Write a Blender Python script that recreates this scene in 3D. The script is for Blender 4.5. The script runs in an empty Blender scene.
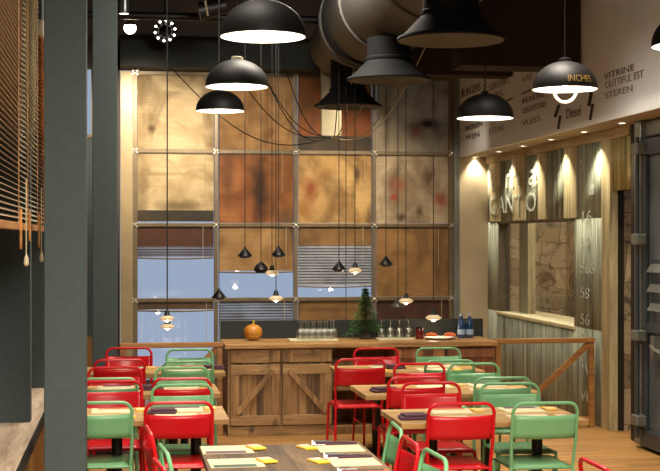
import bpy, bmesh, math, random
from mathutils import Vector, Matrix

random.seed(7)
PI = math.pi
SC = bpy.context.scene
COL = SC.collection

# ------------------------------------------------------------------ camera
F = 1350.0                      # focal length in pixels of the 660x471 frame
H = 1.8                         # eye height
TH = math.atan(205.0 / 1350.0)  # the camera looks this far to the right of the room's long axis
SN, CS = math.sin(TH), math.cos(TH)
cam_d = bpy.data.cameras.new('camera')
cam = bpy.data.objects.new('camera', cam_d)
COL.objects.link(cam)
cam.location = (0, 0, H)
cam.rotation_euler = (PI / 2, 0, -TH)
cam_d.sensor_width = 36
cam_d.sensor_fit = 'HORIZONTAL'
cam_d.lens = 36 * F / 660
cam_d.shift_y = 2.5 / 660
cam_d.clip_end = 200
SC.camera = cam

# ------------------------------------------------------------------ world, exposure
SC.view_settings.view_transform = 'Standard'
SC.view_settings.look = 'None'
SC.view_settings.gamma = 1
SC.view_settings.use_curve_mapping = False
SC.view_settings.exposure = 0.08
world = bpy.data.worlds.new('dusk')
SC.world = world
world.use_nodes = True
bg = world.node_tree.nodes['Background']
bg.inputs['Color'].default_value = (0.47, 0.535, 0.67, 1)
bg.inputs['Strength'].default_value = 0.98


def area(name, loc, size, power, col, rot=(0, 0, 0), size_y=None):
    d = bpy.data.lights.new(name, 'AREA')
    d.energy = power
    d.color = col
    d.size = size
    if size_y:
        d.shape = 'RECTANGLE'
        d.size_y = size_y
    o = bpy.data.objects.new(name, d)
    o.location = loc
    o.rotation_euler = rot
    COL.objects.link(o)
    return o


def spot(name, loc, target, power, col, angle=60, blend=0.6, radius=0.05):
    d = bpy.data.lights.new(name, 'SPOT')
    d.energy = power
    d.color = col
    d.spot_size = math.radians(angle)
    d.spot_blend = blend
    d.shadow_soft_size = radius
    o = bpy.data.objects.new(name, d)
    o.location = loc
    v = Vector(target) - Vector(loc)
    o.rotation_euler = v.to_track_quat('-Z', 'Y').to_euler()
    COL.objects.link(o)
    return o


def point(name, loc, power, col, radius=0.03):
    d = bpy.data.lights.new(name, 'POINT')
    d.energy = power
    d.color = col
    d.shadow_soft_size = radius
    o = bpy.data.objects.new(name, d)
    o.location = loc
    COL.objects.link(o)
    return o


WASH = (1.0, 0.86, 0.66)
WARM = (1.0, 0.80, 0.56)
NEUT = (1.0, 0.90, 0.76)
dl = area('dining_fill', (0.35, 7.8, 4.6), 1.0, 65, NEUT, (0, 0, 0), 6.0)  # added overhead fill for the dining tables, no fitting there
dl.data.spread = math.radians(70)
dl = area('dining_fill', (3.55, 6.0, 4.6), 0.8, 60, NEUT, (0, 0, 0), 2.4)  # added fill above the near right side
dl.data.spread = math.radians(80)
dl = area('dining_fill', (3.0, 10.0, 4.6), 0.8, 60, NEUT, (0, 0, 0), 1.4)  # added fill toward the railing and right wall
dl.data.spread = math.radians(70)
near = area('near_fill', (1.0, 1.0, 4.2), 3.0, 190, NEUT, (math.radians(49), 0, 0), 1.6)  # added fill above the camera, aimed forward at the chair fronts
near.data.spread = math.radians(75)
area('counter_fill', (1.5, 11.2, 4.5), 1.2, 190, NEUT, (math.radians(8), 0, 0), 0.8)  # added fill to brighten the counter, no fitting there



# ------------------------------------------------------------------ pixel to place
def ray(px, py):
    a = (px - 330.0) / F
    b = (238.0 - py) / F
    return Vector((SN + a * CS, CS - a * SN, b))


EYE = Vector((0, 0, H))


def PD(px, py, t): return EYE + ray(px, py) * t
def PX(px, py, X): r = ray(px, py); return EYE + r * (X / r.x)
def PY(px, py, Y): r = ray(px, py); return EYE + r * (Y / r.y)
def PZ(px, py, Z): r = ray(px, py); return EYE + r * ((Z - H) / r.z)


# ------------------------------------------------------------------ materials
def lin(h):
    h = h.lstrip('#')
    out = []
    for i in (0, 2, 4):
        c = int(h[i:i + 2], 16) / 255
        out.append(c / 12.92 if c <= 0.04045 else ((c + 0.055) / 1.055) ** 2.4)
    return (*out, 1.0)


class NT:
    def __init__(self, name):
        self.m = bpy.data.materials.new(name)
        self.m.use_nodes = True
        self.t = self.m.node_tree
        self.b = self.t.nodes['Principled BSDF']
        self.out = self.t.nodes['Material Output']

    def n(self, kind, **kw):
        nd = self.t.nodes.new(kind)
        for k, v in kw.items():
            if k.startswith('i_'):
                nd.inputs[k[2:].replace('_', ' ')].default_value = v
            else:
                setattr(nd, k, v)
        return nd

    def l(self, a, b):
        self.t.links.new(a, b)

    def math(self, op, a, b=None, c=None, clamp=False):
        nd = self.n('ShaderNodeMath', operation=op)
        nd.use_clamp = clamp
        for i, v in enumerate((a, b, c)):
            if v is None:
                continue
            if isinstance(v, (int, float)):
                nd.inputs[i].default_value = v
            else:
                self.l(v, nd.inputs[i])
        return nd.outputs[0]

    def mix(self, f, a, b):
        nd = self.n('ShaderNodeMix', data_type='RGBA')
        for s, v in ((nd.inputs[0], f), (nd.inputs[6], a), (nd.inputs[7], b)):
            if isinstance(v, (int, float)):
                s.default_value = v
            elif isinstance(v, tuple):
                s.default_value = v
            else:
                self.l(v, s)
        return nd.outputs[2]

    def coord(self, scale=(1, 1, 1), rot=(0, 0, 0)):
        tc = self.n('ShaderNodeTexCoord')
        mp = self.n('ShaderNodeMapping')
        mp.inputs['Scale'].default_value = scale
        mp.inputs['Rotation'].default_value = rot
        self.l(tc.outputs['Object'], mp.inputs['Vector'])
        return mp.outputs['Vector']

    def noise(self, vec, scale=5, detail=4, rough=0.55, dist=0.0):
        nd = self.n('ShaderNodeTexNoise')
        nd.inputs['Scale'].default_value = scale
        nd.inputs['Detail'].default_value = detail
        nd.inputs['Roughness'].default_value = rough
        nd.inputs['Distortion'].default_value = dist
        self.l(vec, nd.inputs['Vector'])
        return nd.outputs['Fac']

    def ramp(self, fac, stops):
        nd = self.n('ShaderNodeValToRGB')
        el = nd.color_ramp.elements
        while len(el) < len(stops):
            el.new(0.5)
        for e, (p, c) in zip(el, stops):
            e.position = p
            e.color = c
        self.l(fac, nd.inputs['Fac'])
        return nd.outputs['Color']

    def bump(self, h, strength=0.2, dist=0.01):
        nd = self.n('ShaderNodeBump')
        nd.inputs['Strength'].default_value = strength
        nd.inputs['Distance'].default_value = dist
        self.l(h, nd.inputs['Height'])
        self.l(nd.outputs['Normal'], self.b.inputs['Normal'])


def plain(name, col, rough=0.5, metal=0.0, var=0.12, scale=6.0, emit=None, estr=1.0, bump=0.0, coat=0.0):
    k = NT(name)
    c = lin(col)
    dark = tuple(x * (1 - var) for x in c[:3]) + (1,)
    lite = tuple(min(1, x * (1 + var)) for x in c[:3]) + (1,)
    fac = k.noise(k.coord(), scale, 5)
    k.l(k.ramp(fac, [(0.3, dark), (0.7, lite)]), k.b.inputs['Base Color'])
    k.b.inputs['Roughness'].default_value = rough
    k.b.inputs['Metallic'].default_value = metal
    if coat:
        k.b.inputs['Coat Weight'].default_value = coat
        k.b.inputs['Coat Roughness'].default_value = 0.15
    if emit:
        k.b.inputs['Emission Color'].default_value = lin(emit)
        k.b.inputs['Emission Strength'].default_value = estr
    if bump:
        k.bump(k.noise(k.coord(), scale * 8, 4), bump, 0.004)
    return k.m


def wood(name, cols, grain='Z', board=0.0, across='X', rough=0.6, contrast=1.0, knots=False):
    """rustic boards: streaks along grain, a tone of its own for each board"""
    k = NT(name)
    sc = {'X': (0.7, 9, 9), 'Y': (9, 0.7, 9), 'Z': (9, 9, 0.7)}[grain]
    vec = k.coord(sc)
    if board:
        tc = k.n('ShaderNodeTexCoord')
        sx = k.n('ShaderNodeSeparateXYZ')
        k.l(tc.outputs['Object'], sx.inputs[0])
        fl = k.math('FLOOR', k.math('DIVIDE', sx.outputs[across], board))
        wn = k.n('ShaderNodeTexWhiteNoise', noise_dimensions='1D')
        k.l(fl, wn.inputs['W'])
        tone = wn.outputs['Value']
        off = k.n('ShaderNodeVectorMath', operation='ADD')
        cmb = k.n('ShaderNodeCombineXYZ')
        m7 = k.math('MULTIPLY', tone, 31.0)
        for i in range(3):
            k.l(m7, cmb.inputs[i])
        k.l(vec, off.inputs[0])
        k.l(cmb.outputs[0], off.inputs[1])
        vec = off.outputs[0]
    n1 = k.noise(vec, 1.6, 6, 0.65, 0.6)
    if board:
        f = k.math('ADD', k.math('MULTIPLY', n1, 0.75 * contrast), k.math('MULTIPLY', tone, 0.34))
        f = k.math('SUBTRACT', f, 0.06)
    else:
        f = n1
    fine = k.noise(vec, 7.0, 4, 0.7)
    f = k.math('ADD', f, k.math('MULTIPLY', k.math('SUBTRACT', fine, 0.5), 0.45))
    colr = k.ramp(f, [(0.28, lin(cols[0])), (0.5, lin(cols[1])), (0.72, lin(cols[2]))])
    if knots:
        kn = k.noise(k.coord((5, 5, 3)), 1.5, 2, 0.5)
        kf = k.math('MULTIPLY', k.math('SUBTRACT', kn, 0.62, clamp=True), 5.0, clamp=True)
        colr = k.mix(kf, colr, lin(cols[3] if len(cols) > 3 else cols[0]))
    k.l(colr, k.b.inputs['Base Color'])
    k.b.inputs['Roughness'].default_value = rough
    k.bump(n1, 0.25, 0.004)
    return k.m


def planks(name, cols, length, width, rough, grain='X'):
    k = NT(name)
    rot = (0, 0, 0) if grain == 'X' else (0, 0, PI / 2)
    vec = k.coord((1, 1, 1), rot)
    br = k.n('ShaderNodeTexBrick')
    br.offset = 0.37
    br.inputs['Color1'].default_value = (0, 0, 0, 1)
    br.inputs['Color2'].default_value = (1, 1, 1, 1)
    br.inputs['Mortar'].default_value = (0.5, 0.5, 0.5, 1)
    br.inputs['Scale'].default_value = 1
    br.inputs['Mortar Size'].default_value = 0.0025
    br.inputs['Brick Width'].default_value = length
    br.inputs['Row Height'].default_value = width
    k.l(vec, br.inputs['Vector'])
    g = k.noise(k.coord((0.8, 12, 12) if grain == 'X' else (12, 0.8, 12)), 1.5, 6, 0.6, 0.4)
    sep = k.n('ShaderNodeSeparateColor')
    k.l(br.outputs['Color'], sep.inputs[0])
    f = k.math('ADD', k.math('MULTIPLY', g, 0.8), k.math('MULTIPLY', sep.outputs[0], 0.22))
    c = k.ramp(f, [(0.3, lin(cols[0])), (0.55, lin(cols[1])), (0.8, lin(cols[2]))])
    c = k.mix(br.outputs['Fac'], c, lin(cols[3]))
    k.l(c, k.b.inputs['Base Color'])
    k.b.inputs['Roughness'].default_value = rough
    k.bump(g, 0.12, 0.003)
    return k.m


def glass(name, tint, base=0.06, rough=0.03):
    """thin clear sheet: what lies behind plus a fresnel reflection"""
    k = NT(name)
    k.t.nodes.remove(k.b)
    tr = k.n('ShaderNodeBsdfTransparent')
    tr.inputs['Color'].default_value = lin(tint)
    gl = k.n('ShaderNodeBsdfGlossy')
    gl.inputs['Roughness'].default_value = rough
    lw = k.n('ShaderNodeLayerWeight')
    lw.inputs['Blend'].default_value = 0.5
    f = k.math('ADD', k.math('MULTIPLY', k.math('POWER', lw.outputs['Facing'], 5.0), 0.7), base, clamp=True)
    mx = k.n('ShaderNodeMixShader')
    k.l(f, mx.inputs[0])
    k.l(tr.outputs[0], mx.inputs[1])
    k.l(gl.outputs[0], mx.inputs[2])
    k.l(mx.outputs[0], k.out.inputs['Surface'])
    return k.m


def blind_mat(name, c1, c2, blobs=(), trans=0.3, amount=0.6):
    """woven wood slats printed with faded blotches; blobs: (x, z, rx, rz, colour, strength) in metres"""
    k = NT(name)
    tc = k.n('ShaderNodeTexCoord')
    sx = k.n('ShaderNodeSeparateXYZ')
    k.l(tc.outputs['Object'], sx.inputs[0])
    X, Z = sx.outputs['X'], sx.outputs['Z']
    big = k.noise(k.coord((2.2, 1, 2.2)), 1.2, 3, 0.55, 0.7)
    c = k.ramp(big, [(0.32, lin(c2)), (0.62, lin(c1))])
    line = k.noise(k.coord((1.2, 1, 60)), 1.0, 2, 0.5)
    c = k.mix(k.math('MULTIPLY', k.math('SUBTRACT', line, 0.5, clamp=True), 1.6, clamp=True), c, lin(c2))
    sm = k.noise(k.coord((2.3, 1, 1.5)), 1.0, 4, 0.5, 0.9)
    c = k.mix(k.math('MULTIPLY', k.math('SUBTRACT', sm, 0.5, clamp=True), 3.6, clamp=True), c, lin('#5a4022'))
    wob = k.noise(k.coord((7, 1, 7)), 1.0, 3, 0.6)
    for (bx, bz, rx, rz, bc, st) in blobs:
        dx = k.math('DIVIDE', k.math('SUBTRACT', X, bx), rx)
        dz = k.math('DIVIDE', k.math('SUBTRACT', Z, bz), rz)
        d = k.math('SQRT', k.math('ADD', k.math('MULTIPLY', dx, dx), k.math('MULTIPLY', dz, dz)))
        d = k.math('ADD', d, k.math('MULTIPLY', k.math('SUBTRACT', wob, 0.5), 1.3))
        f = k.math('MULTIPLY', k.math('SUBTRACT', 1.25, d, clamp=True), st * 1.1, clamp=True)
        c = k.mix(f, c, lin(bc))
    k.l(c, k.b.inputs['Base Color'])
    k.b.inputs['Roughness'].default_value = 0.75
    tl = k.n('ShaderNodeBsdfTranslucent')
    k.l(c, tl.inputs['Color'])
    mx = k.n('ShaderNodeMixShader')
    mx.inputs[0].default_value = trans
    k.l(k.b.outputs[0], mx.inputs[1])
    k.l(tl.outputs[0], mx.inputs[2])
    k.l(mx.outputs[0], k.out.inputs['Surface'])
    return k.m


def newspaper_mat(name):
    k = NT(name)
    vec = k.coord((1, 1, 1), (0, PI / 2, 0))
    tc = k.n('ShaderNodeTexCoord')
    sx = k.n('ShaderNodeSeparateXYZ')
    k.l(tc.outputs['Object'], sx.inputs[0])
    cb = k.n('ShaderNodeCombineXYZ')
    k.l(k.math('ADD', sx.outputs['Y'], sx.outputs['X']), cb.inputs[0])
    wob = k.noise(k.coord(), 2.0, 2)
    k.l(k.math('ADD', sx.outputs['Z'], k.math('MULTIPLY', wob, 0.5)), cb.inputs[1])
    cb.inputs[2].default_value = 0.3
    mp = k.n('ShaderNodeMapping')
    mp.inputs['Rotation'].default_value = (0, 0, 0.12)
    k.l(cb.outputs[0], mp.inputs['Vector'])
    br = k.n('ShaderNodeTexBrick')
    br.inputs['Color1'].default_value = lin('#8d775c')
    br.inputs['Color2'].default_value = lin('#cdbb98')
    br.inputs['Mortar'].default_value = lin('#7a684e')
    br.inputs['Scale'].default_value = 1
    br.inputs['Mortar Size'].default_value = 0.006
    br.inputs['Brick Width'].default_value = 0.42
    br.inputs['Row Height'].default_value = 0.33
    k.l(mp.outputs[0], br.inputs['Vector'])
    n = k.noise(mp.outputs[0], 7.5, 4, 0.7, 0.8)
    f = k.math('MULTIPLY', k.math('SUBTRACT', n, 0.50, clamp=True), 7.0, clamp=True)
    c = k.mix(k.math('MULTIPLY', f, 0.75), br.outputs['Color'], lin('#3a3027'))
    col = k.noise(k.coord((1, 28, 90)), 1.0, 1)
    f2 = k.math('MULTIPLY', k.math('SUBTRACT', col, 0.5, clamp=True), 2.5, clamp=True)
    c = k.mix(k.math('MULTIPLY', f2, 0.4), c, lin('#4c4238'))
    k.l(c, k.b.inputs['Base Color'])
    k.b.inputs['Roughness'].default_value = 0.8
    return k.m


def corrugated_mat(name, cols):
    k = NT(name)
    v = k.noise(k.coord((24, 24, 0.6)), 1.3, 5, 0.7, 0.2)
    big = k.noise(k.coord((1.5, 1.5, 0.9)), 1.3, 3)
    f = k.math('ADD', k.math('MULTIPLY', k.math('SUBTRACT', v, 0.12), 0.95), k.math('MULTIPLY', big, 0.25))
    c = k.ramp(f, [(0.30, lin(cols[0])), (0.42, lin(cols[1])), (0.56, lin(cols[2])), (0.70, lin(cols[3]))])
    k.l(c, k.b.inputs['Base Color'])
    k.b.inputs['Roughness'].default_value = 0.5
    k.b.inputs['Metallic'].default_value = 0.1
    return k.m


MT = {}
MT['red'] = plain('red_paint', '#b41019', 0.38, 0, 0.06, 3, coat=0.15)
MT['green'] = plain('green_paint', '#6a9c6e', 0.40, 0, 0.06, 3, coat=0.15)
MT['column'] = plain('column_paint', '#3b4645', 0.75, 0, 0.10, 40, bump=0.35)
MT['floor'] = planks('oak_floor', ('#7d592f', '#ab7d45', '#c4975b', '#49331b'), 1.5, 0.13, 0.42)
MT['ceiling'] = plain('ceiling_paint', '#2a241f', 0.9)
MT['dark'] = plain('dark_green_paint', '#1e231f', 0.7)
MT['black'] = plain('black_metal', '#141414', 0.45, 0.2)
MT['blacksoft'] = plain('black_lacquer', '#12110f', 0.55, 0.0)
MT['white_in'] = plain('white_enamel', '#f4f2ee', 0.5, 0, 0.02)
MT['bulb'] = plain('bulb_glow', '#ffffff', 0.5, 0, 0, emit='#fff1dc', estr=14)
MT['bulb_small'] = plain('small_bulb_glow', '#ffffff', 0.5, 0, 0, emit='#ffe6c4', estr=7)
MT['led'] = plain('led_glow', '#ffffff', 0.5, 0, 0, emit='#fff3df', estr=9)
MT['spot_face'] = plain('spot_glow', '#ffffff', 0.5, 0, 0, emit='#ffe9bf', estr=14)
MT['brass'] = plain('brass', '#b9a068', 0.35, 0.7)
MT['cream_cap'] = plain('cream_ceramic', '#d9cfb4', 0.4)
MT['white_loop'] = plain('white_loop_glow', '#ffffff', 0.5, 0, 0, emit='#fff0d2', estr=1.1)  # white loop handle, brightness put in as a weak glow
MT['bronze'] = plain('bronze_frame', '#6f6049', 0.4, 0.4, 0.15)
MT['jamb'] = plain('pale_bronze_jamb', '#a08c68', 0.4, 0.2, 0.12)
MT['bronze_dark'] = plain('dark_bronze_frame', '#63584a', 0.45, 0.45, 0.15)
MT['steel'] = plain('steel', '#8f9496', 0.3, 0.8)
MT['clip'] = plain('bright_clip', '#d8d3c4', 0.25, 0.7)
MT['glass'] = glass('window_glass', '#eef3f7')
MT['darkglass'] = glass('tinted_glass', '#10161a', 0.08)
MT['duct'] = plain('galvanised_duct', '#55534f', 0.55, 0.25, 0.10, 2)
MT['duct_dark'] = plain('grey_diffuser', '#0e0f10', 0.8, 0.0, 0.1)
MT['beam'] = plain('brown_beam', '#2f271e', 0.8)
MT['backwall'] = plain('brown_wall', '#5d5148', 0.85)
MT['cream_wall'] = plain('cream_wall', '#a8977b', 0.8, 0, 0.05, 3)
MT['sign'] = plain('sign_white', '#e0e0e2', 0.7, 0, 0.05, 2)
MT['letters'] = plain('grey_lettering', '#6d625a', 0.7)
MT['letters_pale'] = plain('pale_lettering', '#8d8379', 0.7)
MT['letters_dark'] = plain('dark_lettering', '#33281f', 0.7)
MT['letters_red'] = plain('red_brown_lettering', '#6a4034', 0.7)
k = NT('white_stencil')
k.b.inputs['Base Color'].default_value = lin('#d6dacb')
k.b.inputs['Roughness'].default_value = 0.7
wear = k.noise(k.coord(), 14, 4)
k.l(k.math('MULTIPLY', k.math('SUBTRACT', wear, 0.12, clamp=True), 1.35, clamp=True), k.b.inputs['Alpha'])
MT['stencil'] = k.m
MT['gold'] = plain('gold_lettering', '#8d6f2e', 0.4, 0.3)
MT['counter_v'] = wood('reclaimed_boards', ('#4a331c', '#836039', '#ad8858', '#2c1c0e'), 'Z', 0.065, 'X', 0.7, 1.0, True)
MT['counter_h'] = wood('reclaimed_rails', ('#573d22', '#8f6c41', '#b59365', '#33210f'), 'X', 0.0, 'X', 0.65, 1.0, True)
MT['counter_d'] = wood('reclaimed_brace', ('#563c22', '#86633a', '#a98456', '#3a2512'), 'Z', 0.0, 'X', 0.65)
MT['counter_top'] = wood('worktop_oak', ('#7e5a30', '#a57a46', '#c39a63'), 'X', 0.0, 'X', 0.5)
MT['redwood'] = wood('red_brown_boards', ('#57301a', '#87522e', '#a87446', '#33200f'), 'Z', 0.1, 'X', 0.7)
MT['rail'] = wood('handrail_oak', ('#6d4522', '#9a6834', '#b98747'), 'X', 0.0, 'X', 0.5)
MT['table'] = wood('pale_pine', ('#8c6a3c', '#ab8650', '#c4a06a'), 'X', 0.11, 'Y', 0.45)
MT['table_dark'] = wood('weathered_top', ('#3f2d1a', '#624a2f', '#7d6446', '#3d2d1c'), 'Y', 0.12, 'X', 0.75)
MT['sill'] = wood('worn_sill', ('#806b55', '#a8927a', '#c0ad95'), 'Y', 0.0, 'Y', 0.6)
MT['panel'] = wood('honey_panelling', ('#754c1d', '#9d6b2c', '#b9863f'), 'Z', 0.09, 'Y', 0.5)
MT['timber'] = wood('pale_timber', ('#84744f', '#b0a077', '#cbbd94'), 'Z', 0.0, 'Y', 0.7)
MT['timber_h'] = wood('pale_timber_trim', ('#7a6647', '#a08a60', '#bda679'), 'Y', 0.0, 'Y', 0.7)
MT['corr'] = corrugated_mat('weathered_sheet', ('#4a4534', '#7d8270', '#a6ab97', '#cbc4a4'))
MT['corr_y'] = corrugated_mat('yellowed_sheet', ('#55482a', '#8f7f4c', '#a99a66', '#c4b682'))
MT['news'] = newspaper_mat('pasted_newspaper')
MT['cont'] = plain('container_steel', '#62676a', 0.4, 0.45, 0.25, 3)
MT['cont_dark'] = plain('container_frame', '#3a4144', 0.45, 0.4, 0.2, 4)
MT['cont_lit'] = plain('container_steel_lit', '#777871', 0.4, 0.5, 0.2, 4)  # lighter container steel, lit look put into the colour
MT['paper'] = plain('cream_paper', '#c2b894', 0.75, 0, 0.04, 8)
MT['purple'] = plain('purple_print', '#4e2f42', 0.6)
MT['greenprint'] = plain('green_print', '#2f4a38', 0.6)
MT['orangeprint'] = plain('orange_print', '#b0562c', 0.6)
MT['yellow'] = plain('yellow_card', '#e2b41e', 0.5)
MT['pink'] = plain('pink_card', '#d9b29a', 0.6)
MT['cutlery'] = plain('cutlery_steel', '#77777a', 0.25, 0.9)
MT['plum'] = plain('plum_napkin', '#452432', 0.8)
MT['pumpkin'] = wood('pumpkin_skin', ('#9a5a18', '#bd7626', '#d39640'), 'Z', 0.0, 'X', 0.4)
MT['stalk'] = plain('pumpkin_stalk', '#c0a02c', 0.6)
MT['wineglass'] = glass('drinking_glass', '#eef2ee', 0.30, 0.22)
MT['boardcream'] = plain('cream_board', '#d9cda6', 0.6)
MT['bottle'] = plain('blue_bottle', '#1f3f66', 0.12, 0, 0.15, coat=0.6)
MT['bottle_label'] = plain('pale_bottle_label', '#9fb6d0', 0.5)
MT['bottle_cap'] = plain('silver_cap', '#b9c4cf', 0.3, 0.5)
MT['jar'] = plain('dark_red_glass', '#6a1512', 0.15, 0, 0.2, coat=0.5)
MT['plate'] = plain('white_plate', '#ddd8cd', 0.35)
MT['squash'] = plain('orange_squash', '#d9672a', 0.5, 0, 0.2, 20)
MT['needle'] = plain('fir_needles', '#47783a', 0.7, 0, 0.45, 30)
MT['bark'] = plain('bark', '#4a3826', 0.9)
MT['cord_white'] = plain('pale_cord', '#b9a988', 0.6)
MT['shade_glow'] = plain('opal_glass', '#d9c6a4', 0.3, 0, 0, emit='#ffdcaa', estr=0.28)
MT['shade_dim'] = plain('smoked_glass', '#4a4a46', 0.2, 0, 0.1)
MT['pale_trunk'] = plain('pale_cable_trunk', '#8f866c', 0.7)
MT['ground'] = plain('wet_paving', '#8b93a3', 0.6)
MT['slat'] = wood('blind_slats', ('#8d5a2c', '#b87d43', '#cf9a5e'), 'Y', 0.0, 'Y', 0.5)
MT['slat_grey'] = plain('grey_brown_slats', '#bfa88c', 0.5)
MT['slat_pale'] = plain('pale_slats', '#ddd5ba', 0.5)


for nm_ in ('red', 'green', 'duct_dark', 'duct', 'beam', 'blacksoft'):
    MT[nm_].node_tree.nodes['Principled BSDF'].inputs['Specular IOR Level'].default_value = 0.2


# ------------------------------------------------------------------ mesh helpers
class MB:
    def __init__(self):
        self.bm = bmesh.new()

    def box(self, x0, x1, y0, y1, z0, z1, rot=None, pivot=None):
        vs = [Vector((x, y, z)) for z in (z0, z1) for y in (y0, y1) for x in (x0, x1)]
        if rot is not None:
            p = Vector(pivot) if pivot is not None else Vector(((x0 + x1) / 2, (y0 + y1) / 2, (z0 + z1) / 2))
            vs = [p + rot @ (v - p) for v in vs]
        b = [self.bm.verts.new(v) for v in vs]
        for f in ((0, 2, 3, 1), (4, 5, 7, 6), (0, 1, 5, 4), (2, 6, 7, 3), (0, 4, 6, 2), (1, 3, 7, 5)):
            self.bm.faces.new([b[i] for i in f])
        return self

    def bar(self, p0, p1, w, h, up=(0, 0, 1)):
        """square bar from p0 to p1"""
        p0, p1 = Vector(p0), Vector(p1)
        d = (p1 - p0).normalized()
        s = d.cross(Vector(up))
        if s.length < 1e-4:
            s = d.cross(Vector((0, 1, 0)))
        s.normalize()
        u = s.cross(d).normalized()
        rings = []
        for p in (p0, p1):
            rings.append([self.bm.verts.new(p + s * a * w / 2 + u * b * h / 2) for a, b in ((-1, -1), (1, -1), (1, 1), (-1, 1))])
        a, b = rings
        for i in range(4):
            j = (i + 1) % 4
            self.bm.faces.new((a[i], a[j], b[j], b[i]))
        self.bm.faces.new(a[::-1])
        self.bm.faces.new(b)
        return self

    def tube(self, pts, r, n=8, closed=False, caps=True):
        pts = [Vector(p) for p in pts]
        m = len(pts)
        rings = []
        prev = None
        for i, p in enumerate(pts):
            if closed:
                d = pts[(i + 1) % m] - pts[i - 1]
            else:
                d = pts[min(i + 1, m - 1)] - pts[max(i - 1, 0)]
            d.normalize()
            if prev is None:
                ref = Vector((0, 0, 1)) if abs(d.z) < 0.9 else Vector((1, 0, 0))
                s = d.cross(ref).normalized()
            else:
                s = (prev - d * prev.dot(d)).normalized()
            prev = s
            u = d.cross(s)
            rr = r[i] if isinstance(r, (list, tuple)) else r
            rings.append([self.bm.verts.new(p + (s * math.cos(2 * PI * k / n) + u * math.sin(2 * PI * k / n)) * rr) for k in range(n)])
        for i in range(m if closed else m - 1):
            a, b = rings[i], rings[(i + 1) % m]
            for k in range(n):
                self.bm.faces.new((a[k], a[(k + 1) % n], b[(k + 1) % n], b[k]))
        if caps and not closed:
            self.bm.faces.new(rings[0][::-1])
            self.bm.faces.new(rings[-1])
        return self

    def lathe(self, prof, c=(0, 0, 0), n=24, axis='Z', squash=None):
        c = Vector(c)
        rings = []
        for (r, z) in prof:
            ring = []
            for k in range(n):
                a = 2 * PI * k / n
                rr = max(r, 1e-4) * (squash(a) if squash else 1)
                v = Vector((rr * math.cos(a), rr * math.sin(a), z))
                if axis == 'Y':
                    v = Vector((v.x, v.z, v.y))
                elif axis == 'X':
                    v = Vector((v.z, v.x, v.y))
                ring.append(self.bm.verts.new(c + v))
            rings.append(ring)
        for a, b in zip(rings, rings[1:]):
            for k in range(n):
                self.bm.faces.new((a[k], a[(k + 1) % n], b[(k + 1) % n], b[k]))
        return self

    def disc(self, c, r, n=20, nz=(0, 0, -1)):
        c = Vector(c)
        q = Vector(nz).to_track_quat('Z', 'Y')
        vs = [self.bm.verts.new(c + q @ Vector((r * math.cos(2 * PI * k / n), r * math.sin(2 * PI * k / n), 0))) for k in range(n)]
        self.bm.faces.new(vs)
        return self

    def sphere(self, c, r, sx=1, sy=1, sz=1, n=12):
        c = Vector(c)
        prof = [(r * math.sin(PI * i / n), -r * math.cos(PI * i / n)) for i in range(n + 1)]
        rings = []
        for (rr, z) in prof:
            rings.append([self.bm.verts.new(c + Vector((max(rr, 1e-4) * math.cos(2 * PI * k / (2 * n)) * sx, max(rr, 1e-4) * math.sin(2 * PI * k / (2 * n)) * sy, z * sz))) for k in range(2 * n)])
        for a, b in zip(rings, rings[1:]):
            for k in range(2 * n):
                self.bm.faces.new((a[k], a[(k + 1) % (2 * n)], b[(k + 1) % (2 * n)], b[k]))
        return self

    def face(self, pts):
        self.bm.faces.new([self.bm.verts.new(Vector(p)) for p in pts])
        return self

    def build(self, name, mat, parent=None, smooth=False, bevel=0.0, solid=0.0):
        bmesh.ops.recalc_face_normals(self.bm, faces=self.bm.faces)
        me = bpy.data.meshes.new(name)
        self.bm.to_mesh(me)
        self.bm.free()
        me.materials.append(mat)
        o = bpy.data.objects.new(name, me)
        COL.objects.link(o)
        if parent is not None:
            o.parent = parent
        if smooth:
            for p in me.polygons:
                p.use_smooth = True
            try:
                me.set_sharp_from_angle(angle=math.radians(40))
            except Exception:
                pass
        if solid:
            m = o.modifiers.new('thick', 'SOLIDIFY')
            m.thickness = solid
        if bevel:
            m = o.modifiers.new('edge', 'BEVEL')
            m.width = bevel
            m.segments = 2
            m.limit_method = 'ANGLE'
        return o


def thing(name, label, cat, loc=(0, 0, 0), rz=0.0, group=None):
    o = bpy.data.objects.new(name, None)
    COL.objects.link(o)
    o.empty_display_size = 0.1
    o.location = loc
    o.rotation_euler = (0, 0, rz)
    return tag(o, label, cat, group)


def tag(o, label, cat, group=None, kind=None):
    o['label'] = label
    o['category'] = cat
    if group:
        o['group'] = group
    if kind:
        o['kind'] = kind
    return o


def struct(o, label=None, cat=None):
    o['kind'] = 'structure'
    if label:
        o['label'] = label
        o['category'] = cat
    return o


def clone(root, loc, rz, label, group=None):
    r = root.copy()
    COL.objects.link(r)
    r.location = loc
    r.rotation_euler = (0, 0, rz)
    r['label'] = label
    if group:
        r['group'] = group
    for ch in list(root.children):
        c = ch.copy()
        COL.objects.link(c)
        c.parent = r
        for g in list(ch.children):
            d = g.copy()
            COL.objects.link(d)
            d.parent = c
    return r


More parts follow.
